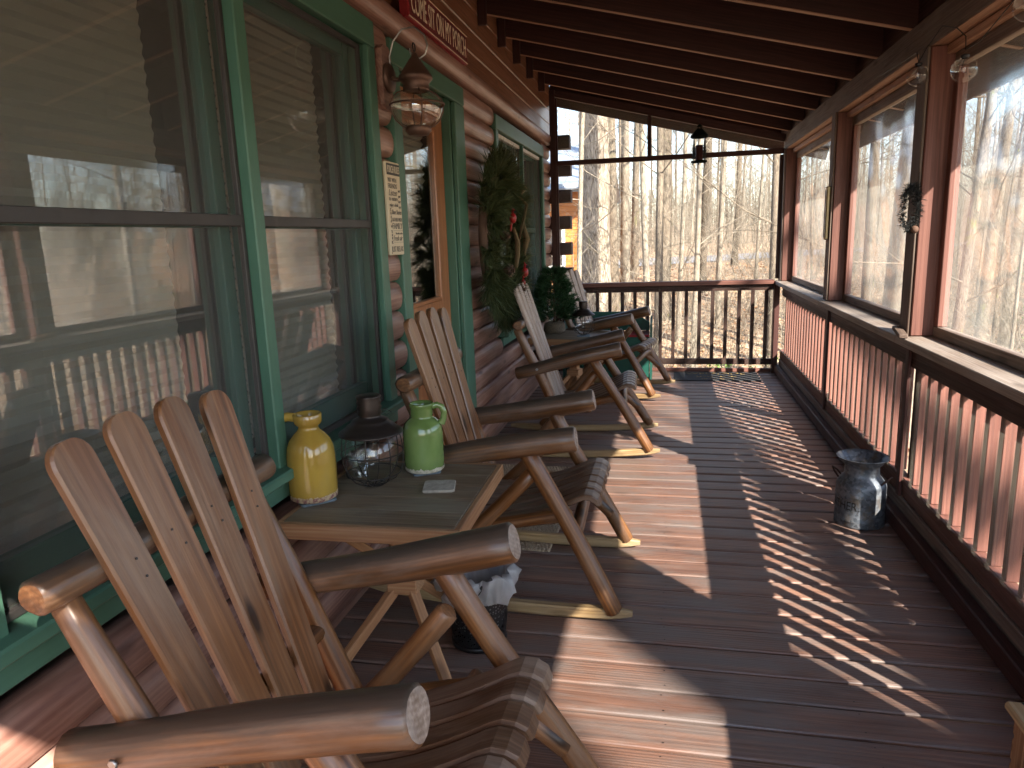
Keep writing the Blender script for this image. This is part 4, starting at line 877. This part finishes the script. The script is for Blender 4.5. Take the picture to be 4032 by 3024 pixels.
# ------------------------------------------------------------------ milk can
mc = thing('milk_can', 'galvanised metal milk can with a flared mouth and lettering standing by the railing', 'milk can', (.965, 3.735, 0.001))
m = MB(); m.lathe([(.001, .012), (.110, .010), (.114, .0), (.118, .003), (.118, .012), (.1165, .03), (.118, .034), (.1165, .038), (.1165, .155), (.118, .160), (.1165, .165), (.1165, .205), (.113, .218), (.098, .238), (.086, .252), (.081, .262), (.080, .300), (.083, .306), (.120, .345), (.1235, .349), (.121, .352), (.115, .348), (.080, .308), (.077, .30), (.078, .262), (.10, .23), (.112, .2), (.112, .02), (.001, .018)], n=48); m.build('body', M['galv'], mc)
for s_ in (-1, 1):
    m = MB(); a0 = R(-35) if s_ > 0 else R(150)
    ps = [(.098, -.22, .215), (.125, -.16, .25), (.142, 0, .268), (.125, .16, .25), (.098, .22, .215)]
    m.tube([((r_)*math.cos(a0+t), (r_)*math.sin(a0+t), z) for r_, t, z in ps], .005, 8); m.build('handle', simple('rusty_handle', (.05, .022, .016), .6, .4), mc)
m = MB(); vs, fs = text_mesh('GATHER.', .062, .8); xm = sum(v.x for v in vs)/len(vs)
for k_, tx in enumerate(vs): pass
P = []
for v in vs:
    a = R(-148)+ (v.x-xm)/.1175; P.append(Vector((.1178*math.cos(a), .1178*math.sin(a), .095+v.y)))
m.add(P, fs, P); m.build('lettering', M['ink'], mc)
# ------------------------------------------------------------------ waste basket
wb = thing('waste_basket', 'black perforated metal waste basket lined with a plastic bag beneath the near table', 'waste basket', (-.68, 2.375, 0.001))
n = NT('perforated_black'); v = n.gc((1, 1, 1)); vo = n.new('ShaderNodeTexVoronoi'); vo.inputs['Scale'].default_value = 95; n.l(v, vo.inputs['Vector']); hol = n.ramp(vo.outputs['Distance'], [(.30, (1,)), (.34, (0,))])
tr = n.new('ShaderNodeBsdfTransparent'); mx = n.new('ShaderNodeMixShader'); n.fin((.012, .013, .015), .35, .4); n.l(hol, mx.inputs[0]); n.l(n.b.outputs[0], mx.inputs[1]); n.l(tr.outputs[0], mx.inputs[2]); n.l(mx.outputs[0], n.out.inputs[0]); M['perf'] = n.m
m = MB(); m.lathe([(.100, .022), (.108, .10), (.116, .20), (.120, .262)], n=40); m.build('side', M['perf'], wb)
m = MB(); m.lathe([(.001, .002), (.096, .0), (.104, .004), (.105, .016), (.100, .024), (.096, .02), (.001, .012)], n=40); m.lathe([(.117, .258), (.122, .262), (.122, .272), (.118, .276), (.115, .27)], n=40); m.build('rim', M['black'], wb)
m = MB(); r_ = random.Random(9); secs = []; N = 56
for j_, (r0, z0, am) in enumerate(((.085, .06, .006), (.100, .16, .008), (.110, .24, .008), (.116, .285, .008), (.124, .296, .012), (.136, .280, .016), (.142, .25, .020), (.136, .225, .018), (.131, .205, .018))):
    secs.append([Vector(((r0+am*math.sin(k*1.9+j_*1.3)+r_.uniform(-am, am)*.7)*math.cos(2*math.pi*k/N), (r0+am*math.sin(k*1.9+j_*1.3)+r_.uniform(-am, am)*.7)*math.sin(2*math.pi*k/N), z0+(.012*math.sin(k*.8)+r_.uniform(-.008, .008) if j_ > 2 else 0)+(.02*math.sin(k*.45+1) if j_ > 5 else 0))) for k in range(N)])
m.loft(secs, secs, caps=False); m.build('bag', M['bag'], wb)
# ------------------------------------------------------------------ rug and doormat
m = MB(); P = []; NX, NY = 110, 240; L0, W0 = 1.28, .56
for j_ in range(NY+1):
    for i in range(NX+1):
        u = i/NX*W0; v = j_/NY*L0; row = math.sin(v*math.pi/.026); z = .006+.007*abs(math.sin(u*math.pi/.020+(int(v/.026) % 2)*1.57))*abs(row)**.5
        P.append(Vector((u-W0/2, v-L0/2, z if 0 < i < NX and 0 < j_ < NY else .001)))
m.add(P, [(j_*(NX+1)+i, j_*(NX+1)+i+1, (j_+1)*(NX+1)+i+1, (j_+1)*(NX+1)+i) for j_ in range(NY) for i in range(NX)], P, True)
ob = m.build('rug', M['jute']); ob.location = (-.80, 3.81, .001); ob.rotation_euler = (0, 0, -.03); tag(ob, 'tan braided jute rug on the boards in front of the cabin door', 'rug')
dm = thing('doormat', 'dark rectangular doormat with gold lettering at the far railing', 'doormat', (.50, 7.555, .001))
m = MB(); m.box(-.42, .42, -.225, .225, 0, .010, .003, ax='x'); m.build('mat', simple('mat_rubber', (.022, .022, .023), .85), dm)
gold = simple('mat_gold', (.22, .15, .05), .8)
m = MB(); put_text(m, 'WELCOME', .10, (-.30, .10, .0102), (1, 0, 0), (0, 1, 0), width=.60); m.build('heading', gold, dm); m = MB(); put_text(m, 'TO THE CABIN', .05, (-.16, -.17, .0102), (1, 0, 0), (0, 1, 0), width=.32); m.build('lettering', gold, dm); m = MB()
for s_ in (-1, 1):
    m = MB()
    for i in range(5):
        x = s_*(.03+i*.035); m.extr([(x, .0), (x+s_*.02, .018+.004*i), (x+s_*.035, .02), (x+s_*.02, .004)], .0006, Matrix.Translation((0, -.03, .0102)) if s_ > 0 else Matrix.Translation((0, -.03, .0108))@Matrix.Diagonal((1, 1, -1, 1)))
        m.extr([(x, .0), (x+s_*.02, -.018), (x+s_*.035, -.02), (x+s_*.02, -.004)][::-1], .0006, Matrix.Translation((0, -.03, .0102)))
    m.build('leaf_sprig', gold, dm)
# ------------------------------------------------------------------ green bench
gb = thing('storage_bench', 'dark green storage bench with a scrolled back and red seat at the far corner', 'bench', (-.61, 7.58, 0))
m = MB(); m.box(-.43, .43, -.17, -.15, .02, .44, .003, ax='x'); m.box(-.43, .43, .13, .15, .02, .44, .003, ax='x'); m.build('box', M['dgreen'], gb)
m = MB(); m.box(-.43, .43, -.19, .14, .442, .465, .004, ax='x'); m.build('lid', M['signred'], gb)
MX = Matrix(((1, 0, 0, 0), (0, 0, -1, 0), (0, 1, 0, 0), (0, 0, 0, 1)))
m = MB(); m.extr([(-.43, .47), (.43, .47), (.43, .56), (.40, .57), (.36, .60), (.31, .655), (.24, .67), (-.24, .67), (-.31, .655), (-.36, .60), (-.40, .57), (-.43, .56)], .02, Matrix.Translation((0, .165, 0))@MX); m.build('back', M['dgreen'], gb)
for s_ in (-1, 1):
    m = MB(); m.extr([(-.18, 0), (.16, 0), (.16, .62), (.10, .625), (.02, .60), (-.08, .58), (-.18, .57)], .02, Matrix(((0, 0, 1, s_*.45-.01), (1, 0, 0, 0), (0, 1, 0, 0), (0, 0, 0, 1)))); m.build('side', M['dgreen'], gb)
# ------------------------------------------------------------------ small things on the posts
od = thing('hanging_ornament', 'small black fuzzy oval wreath with a pinecone hanging on the middle post', 'ornament', (1.085, 3.69, 1.56))
m = MB(); r_ = random.Random(4)
for i in range(260):
    a = r_.uniform(0, 6.283); c = Vector((.036*math.cos(a), .02*math.cos(a), .095*math.sin(a)-.01)); needles(m, c, (r_.uniform(-1, 1), r_.uniform(-1, 1), r_.uniform(-1, 1)), 9, .024, 1.2, .0012, r_)
m.build('fuzzy_ring', M['black_soft'], od)
m = MB(); m.ball((.02, -.012, -.105), .018, 10, 7); m.build('pinecone', M['cone'], od)
m = MB(); m.tube([(.03, .01, .08), (.033, .02, .15)], .0016, 5); m.build('cord', M['wire'], od)
th = thing('thermometer', 'narrow metal framed wall thermometer on the far middle post', 'thermometer', (1.105, 5.60, 1.57))
m = MB(); m.box(-.012, .012, -.025, .035, -.18, .19, .006, ax='z'); m.build('case', simple('brass_case', (.38, .30, .16), .4, .5), th)
m = MB(); m.box(-.0155, -.0125, -.017, .027, -.16, .165, .001, ax='z'); m.build('face', M['white'], th)
m = MB(); m.box(-.018, -.016, .003, .007, -.12, .13, .0005, ax='z'); m.build('tube', M['signred'], th)
# wedge of cloth and block on the cap
m = MB(); m.beam((1.075, 3.62, .968), (1.10, 3.82, .985), .04, .02, .004); ob = m.build('wood_wedge', M['grey']); tag(ob, 'small weathered wood wedge lying on the cap board at the middle post', 'wedge')
# crate at lower right
cr = thing('wooden_crate', 'corner of a rustic log edged wooden crate at the lower right of the porch', 'crate', (.985, 1.56, 0.001), R(0))
for (a, b, p, q) in ((-.15, .09, -.25, -.22), (-.15, .09, .22, .25)):
    for i in range(4):
        m = MB(); m.box(a+.02, b, p+.003, q-.003, .01+i*.07, .07+i*.07, .003, ax='x'); m.build('slat', M['tleg'], cr)
for i in range(7):
    m = MB(); y0 = -.215+i*.062; m.box(-.145, -.13, y0, y0+.052, .01, .285, .003, ax='z'); m.build('slat', M['tleg'], cr)
m = MB(); m.box(-.155, -.115, -.25, .25, .287, .31, .006); m.box(-.113, .09, .215, .25, .287, .31, .006, ax='x'); m.box(-.113, .09, -.25, -.215, .287, .31, .006, ax='x'); m.build('rim', M['rocker'], cr)
m = MB(); m.box(-.13, .085, -.21, .21, .001, .02, .002); m.build('bottom', M['tleg'], cr)
# ------------------------------------------------------------------ neighbour cabin
nb = thing('neighbour_cabin', 'orange wood cabin with a grey metal roof beyond the far left corner', 'house', (-6.05, 22.5, tz(-5.5, 22.5)-.3))
ow = wood('orange_siding', (.36, .12, .03), (.55, .20, .05), (.68, .28, .08), .5, .5, 6, .1, None, 0, .2)
m = MB()
for i in range(20): m.box(-4, 3.85, -4, 4, i*.15, i*.15+.148, .01, ax='x')
m.build('wall', ow, nb)
m = MB(); m.beam((-4.5, -4.6, 2.95), (4.35, -4.6, 2.95), .02, .2, .01); m.beam((-.07, -4.7, 2.92), (-.07, 0, 4.5), 8.9, .06, .01); m.beam((-.07, 4.7, 2.92), (-.07, 0, 4.5), 8.9, .06, .01)
for i in range(22): 
    x = -4.4+i*.42; m.beam((x, -4.68, 2.965), (x, -.05, 4.515), .02, .05, .004)
m.build('roof', simple('metal_roof', (.30, .34, .38), .4, .3), nb)
for x in (-2.6, .4, 2.7):
    m = MB(); m.box(x, x+.8, -4.06, -4.005, 1.0, 2.2, .01, ax='x'); wdw = m.build('window', M['white'], nb)
    m = MB(); m.box(x+.08, x+.72, -4.068, -4.062, 1.08, 2.12, .002, ax='x'); m.build('pane', M['frame'], wdw)
# ------------------------------------------------------------------ trees
def grow(seed, H, r0, lo, nb_, lean=(0, 0), bow=.3, twig=2, spread=1.0, up=.7):
    """returns (trunk MB, crown MB)"""
    rr = random.Random(seed); T_ = MB(); C_ = MB(); pts = []; rad = []; n = 18; ph = rr.uniform(0, 6)
    for i in range(n+1):
        t = i/n; h_ = H*t
        pts.append(Vector((lean[0]*h_+bow*math.sin(t*3.1+ph)*t, lean[1]*h_+bow*math.cos(t*2.7+ph)*t, h_-.3)))
        rad.append(r0*(1-t)**.8*(1+.5*math.exp(-h_/ .5))+.008)
    T_.tube(pts, rad, 12 if r0 > .1 else 8, .06, caps=False)
    def seg(p, d, L, r, lev):
        q = [p]; dd = d.normalized(); m_ = 4
        for i in range(m_):
            dd = (dd+Vector((rr.uniform(-.4, .4), rr.uniform(-.4, .4), rr.uniform(-.2, .35)))).normalized(); q.append(q[-1]+dd*L/m_)
        C_.tube(q, [r*(1-.75*i/m_) for i in range(m_+1)], 5 if lev == 0 else 3, 0, caps=False)
        if lev < twig:
            for _ in range(6 if lev == 0 else 5):
                k = rr.randint(1, m_); a = rr.uniform(0, 6.28); dn = (dd*.8+Vector((math.cos(a), math.sin(a), rr.uniform(-.2, .7)))*.8).normalized(); seg(q[k], dn, L*rr.uniform(.35, .6), r*.5, lev+1)
    for _ in range(nb_):
        t = rr.uniform(lo, .97); k = min(n-1, int(t*n)); p = pts[k].lerp(pts[k+1], t*n-k); a = rr.uniform(0, 6.28)
        L = spread*rr.uniform(.5, 1)*(.35*H*(1-t)+.6); seg(p, Vector((math.cos(a), math.sin(a), up*rr.uniform(.3, 1.2))), L, max(.005, min(.03, rad[k]*.2)), 0)
    return T_, C_
def tree_obj(name, T_, C_, mat, x, y, label, group, rz=0, s_=1):
    o = thing(name, label, 'tree', (x, y, tz(x, y)), rz, group); T_.build('trunk', mat, o)
    C_.build('crown', mat, o); o.scale = (s_, s_, s_); return o
NEAR = [  # x, y, r, H, lean, bark, label, low branches
 (-1.62, 16.4, .40, 20, (0, 0), 'bark_big', 'massive sunlit oak with furrowed bark and moss, left of the far view', .35, 16),
 (-1.50, 20.6, .16, 19, (.005, 0), 'bark_grey', 'grey trunk tree just right of the massive oak', .3, 14),
 (-1.22, 21.7, .14, 18, (-.012, 0), 'bark_pale', 'pale tan trunk tree with a slight kink, second to the right of the massive oak', .3, 14),
 (-1.15, 26.0, .13, 19, (.012, 0), 'bark_grey', 'slim dark grey tree behind the kinked tan trunk', .25, 14),
 (-1.60, 13.2, .05, 10, (.0, 0), 'bark_pale', 'thin pale sapling just left of the massive oak', .12, 18),
 (-.30, 15.6, .07, 13, (-.05, 0), 'bark_pale', 'thin bright trunk curving left near the middle of the far view', .2, 16),
 (-.10, 19.8, .17, 19, (.02, 0), 'bark_grey', 'broad mossy forked trunk in the middle of the far view', .25, 16),
 (-.20, 14.1, .075, 14, (.0, 0), 'bark_grey', 'grey leaning trunk directly in front of the broad forked tree', .2, 16),
 (.26, 17.8, .055, 12, (.006, 0), 'bark_pale', 'thin straight tree just left of the hanging lantern', .15, 16),
 (.53, 15.8, .06, 12, (.015, 0), 'bark_pale', 'bright white thin trunk right under the hanging lantern', .15, 16),
 (1.05, 23.2, .11, 18, (.018, 0), 'bark_dark', 'dark forked tree behind the hanging lantern', .25, 14),
 (1.28, 19.1, .06, 13, (.02, 0), 'bark_pale', 'thin pale tree right of the hanging lantern', .15, 16),
 (2.37, 27.7, .10, 17, (.03, 0), 'bark_dark', 'dark leaning tree near the bend of the lane', .25, 14),
 (2.42, 21.4, .04, 10, (.0, 0), 'bark_pale', 'very thin pole tree at the right of the far view', .12, 18),
 (2.06, 15.1, .09, 16, (-.02, 0), 'bark_grey', 'mossy dark tree at the right edge of the far view', .2, 16),
 (3.05, 10.6, .27, 17, (.03, 0), 'bark_pale', 'large pale trunk filling the middle vinyl window', .35, 14),
 (3.63, 14.4, .10, 15, (.0, 0), 'bark_dark', 'brown trunk behind the middle vinyl window left of the large pale one', .25, 14),
 (3.92, 17.6, .09, 15, (.01, 0), 'bark_grey', 'slender grey tree beyond the left side of the middle vinyl window', .2, 14),
 (3.78, 10.8, .075, 12, (.07, 0), 'bark_grey', 'leaning dark tree with a long side limb in the near right window', .15, 18),
 (5.26, 13.7, .10, 15, (.03, 0), 'bark_grey', 'grey tree behind the near right window', .2, 14),
 (3.65, 8.9, .020, 5, (.10, .03), 'bark_pale', 'thin bright leaning sapling close to the near right window', .05, 22),
 (6.63, 16.1, .09, 14, (.0, 0), 'bark_pale', 'pale slim tree at the right edge beyond the near right window', .2, 14),
 (2.77, 17.3, .07, 13, (.0, 0), 'bark_grey', 'slim grey tree seen through the far vinyl window', .15, 16),
]
for i, (x, y, r0, H, lean, bk, lab, lo, nbk) in enumerate(NEAR):
    T_, C_ = grow(100+i, H, r0, lo, nbk, lean, .25 if r0 < .2 else .1, 2, .8)
    tree_obj('tree', T_, C_, M[bk], x, y, lab, 'bare trees near the porch', 0)
# tree whose shadow crosses the near boards
for k_, (s0, D_, r_0, lb) in enumerate(((1.78, 9, .36, 'thick bare tree nearest the camera end of the porch on the sunny side'), (.86, 9.8, .37, 'thick bare tree behind the camera, second from the porch on the sunny side'), (.13, 11.0, .42, 'thick bare tree behind the camera, third from the porch on the sunny side'), (3.95, 17, .10, 'thin bare tree farther behind the camera on the sunny side'))):
    T_, C_ = grow(77+k_, 24, r_0, .62, 8, (0, 0), .02); tree_obj('tree', T_, C_, M['bark_grey'], s0*.734+.679*D_, s0*.679-.734*D_, lb, 'bare trees near the porch')
T_, C_ = grow(91, 19, .15, .75, 6, (.692, .641), .05); tree_obj('tree', T_, C_, M['bark_grey'], 1.454, -9.55, 'dead tree leaning steeply across the sunny side behind the camera', 'bare trees near the porch')
# farther wood: copies of a few kinds
KIND = []
for k, (H, r0, lo, nbk, bk) in enumerate(((16, .075, .2, 22, 'bark_grey'), (14, .05, .12, 26, 'bark_pale'), (17, .09, .25, 20, 'bark_dark'), (9, .024, .05, 40, 'bark_grey'), (7.5, .018, .05, 42, 'bark_pale'))):
    T_, C_ = grow(500+k, H, r0, lo, nbk, (rnd.uniform(-.02, .02), 0), .3, 2, .9); KIND.append((T_.mesh('trunk', M[bk]), C_.mesh('crown', M[bk])))
KN = ['tall grey trunked forest tree', 'slim pale trunked forest tree', 'dark trunked forest tree', 'low twiggy grey understory sapling', 'low twiggy pale understory sapling']
rr = random.Random(21); placed = [(a[0], a[1]) for a in NEAR]; cnt = 0
while cnt < 250:
    if rr.random() < .72: y = rr.uniform(12, 75); x = rr.uniform(-.30*y-1.5, .62*y+2)
    else: x = rr.uniform(5, 45); y = rr.uniform(-2, 40)
    if -10 < x < 3 and y < 12: continue
    if x > 2 and y < .8*x+3 and rr.random() < .9: continue
    if 2 < x < 16 and y < 11: continue
    if math.hypot(x-1, y-8) < 6.5: continue
    e = y-road_y(x)
    if -.8 < e < 8.5: continue
    if -10 < x < -1.6 and 17 < y < 27.5: continue
    if any((x-a)**2+(y-b)**2 < 1.0 for a, b in placed): continue
    placed.append((x, y)); k = rr.choices(range(5), (4, 5, 3, 4, 5) if y > 36 else (.5, 1.2, .2, 4, 4))[0]; cnt += 1
    where = 'beyond the lane' if e > 0 else ('in the woods right of the porch' if x > 4 else 'between the porch and the lane')
    o = thing('forest_tree', KN[k]+' '+where, 'tree', (x, y, tz(x, y)-.1), rr.uniform(0, 6.28), 'bare forest trees, '+KN[k]+' '+where); sc = rr.uniform(.8, 1.3); o.scale = (sc, sc, sc*rr.uniform(.9, 1.15))
    for nm, me in zip(('trunk', 'crown'), KIND[k]):
        c = bpy.data.objects.new(nm, me); S.collection.objects.link(c); c.parent = o
# distant wood as one mass
g = MB(); rr = random.Random(31)
for i in range(2600):
    y = rr.uniform(60, 170); x = rr.uniform(-.45*y, .95*y)
    if rr.random() < .25: x = rr.uniform(45, 140); y = rr.uniform(-20, 60)
    H = rr.uniform(4, 9); r0 = rr.uniform(.03, .08); z = tz(x, y)-.2; lx = rr.uniform(-.6, .6); g.tube([(x, y, z), (x+lx*.4, y, z+H*.5), (x+lx, y, z+H)], [r0, r0*.7, .01], 4, caps=False)
    for _ in range(7):
        t = rr.uniform(.2, .95); p = Vector((x+lx*t, y, z+H*t)); a = rr.uniform(0, 6.28); L = rr.uniform(.8, 2.8); e = p+Vector((math.cos(a)*L, math.sin(a)*L, rr.uniform(.3, 1.4)*L)); g.tube([p, e], [.03, .008], 3, caps=False)
tag(g.build('far_woods', M['bark_dark']), 'hazy mass of bare trunks and twigs filling the distance', 'woods', kind='stuff')
g = MB()
for i in range(8500):
    if rr.random() < .7: y = rr.uniform(12, 60); x = rr.uniform(-.3*y, .65*y)
    else: x = rr.uniform(4.5, 30); y = rr.uniform(2, 30)
    e = y-road_y(x)
    if -.8 < e < 8 or math.hypot(x-1, y-8) < 5: continue
    z = tz(x, y); a = rr.uniform(0, 6.28); L = rr.uniform(.4, 2.0)*(1.7 if y > 14 else 1); d = Vector((math.cos(a)*.5, math.sin(a)*.5, 1)); p = Vector((x, y, z)); q = p+d*L*.5; t = q+(d+Vector((rr.uniform(-.6, .6), rr.uniform(-.6, .6), 0)))*L*.5
    g.tube([p, q, t], [.007, .005, .002], 3, caps=False)
    for _ in range(3):
        u = p.lerp(t, rr.uniform(.3, .9)); g.tube([u, u+Vector((rr.uniform(-.5, .5), rr.uniform(-.5, .5), rr.uniform(.1, .6)))*L*.6], [.004, .0015], 3, caps=False)
tag(g.build('undergrowth', M['bark_pale']), 'tangle of thin bare twigs growing from the leaf litter', 'undergrowth', kind='stuff')
# evergreen shrubs right of the porch
def shrub(x, y, h_, label, seed):
    rr_ = random.Random(seed); o = thing('evergreen_shrub', label, 'shrub', (x, y, tz(x, y)), 0, 'green shrubs in the woods'); m = MB()
    for i in range(5): a = i*1.3; m.tube([(0, 0, 0), (math.cos(a)*.2*h_, math.sin(a)*.2*h_, h_*.45), (math.cos(a)*.4*h_, math.sin(a)*.4*h_, h_*.85)], [.015, .01, .004], 5, caps=False)
    m.build('stem', M['bark_grey'], o); m = MB()
    for i in range(1500):
        a = rr_.uniform(0, 6.28); q = rr_.random()**.5*.55*h_; z = h_*rr_.uniform(.15, 1)*(1-.3*(q/(.55*h_))**2); c = Vector((math.cos(a)*q, math.sin(a)*q, z))
        if math.sin(c.x*7+seed)+math.sin(c.y*6)+math.sin(c.z*8) < -.5: continue
        t = Vector((rr_.uniform(-1, 1), rr_.uniform(-1, 1), rr_.uniform(-.6, .8))).normalized()*.05; u = t.cross(Vector((rr_.uniform(-1, 1), rr_.uniform(-1, 1), 1))).normalized()*.017; oo = Vector((rr_.random()*9, 0, 0)); m.add([c, c+t*.5+u, c+t, c+t*.5-u], [(0, 1, 2, 3)], [oo]*4)
    m.build('foliage', M['shrub'], o)
shrub(1.9, 12.2, 1.1, 'bright green shrub behind the right end of the far railing', 1); shrub(1.0, 13.6, .7, 'small green shrub low behind the far railing', 2)
shrub(7.6, 14.5, 2.6, 'tall green shrub deep behind the near right window', 3); shrub(9.8, 17.0, 3.0, 'largest green evergreen far right beyond the near window', 4); shrub(4.8, 11.6, .8, 'low green shrub at the bottom of the near right window', 5)
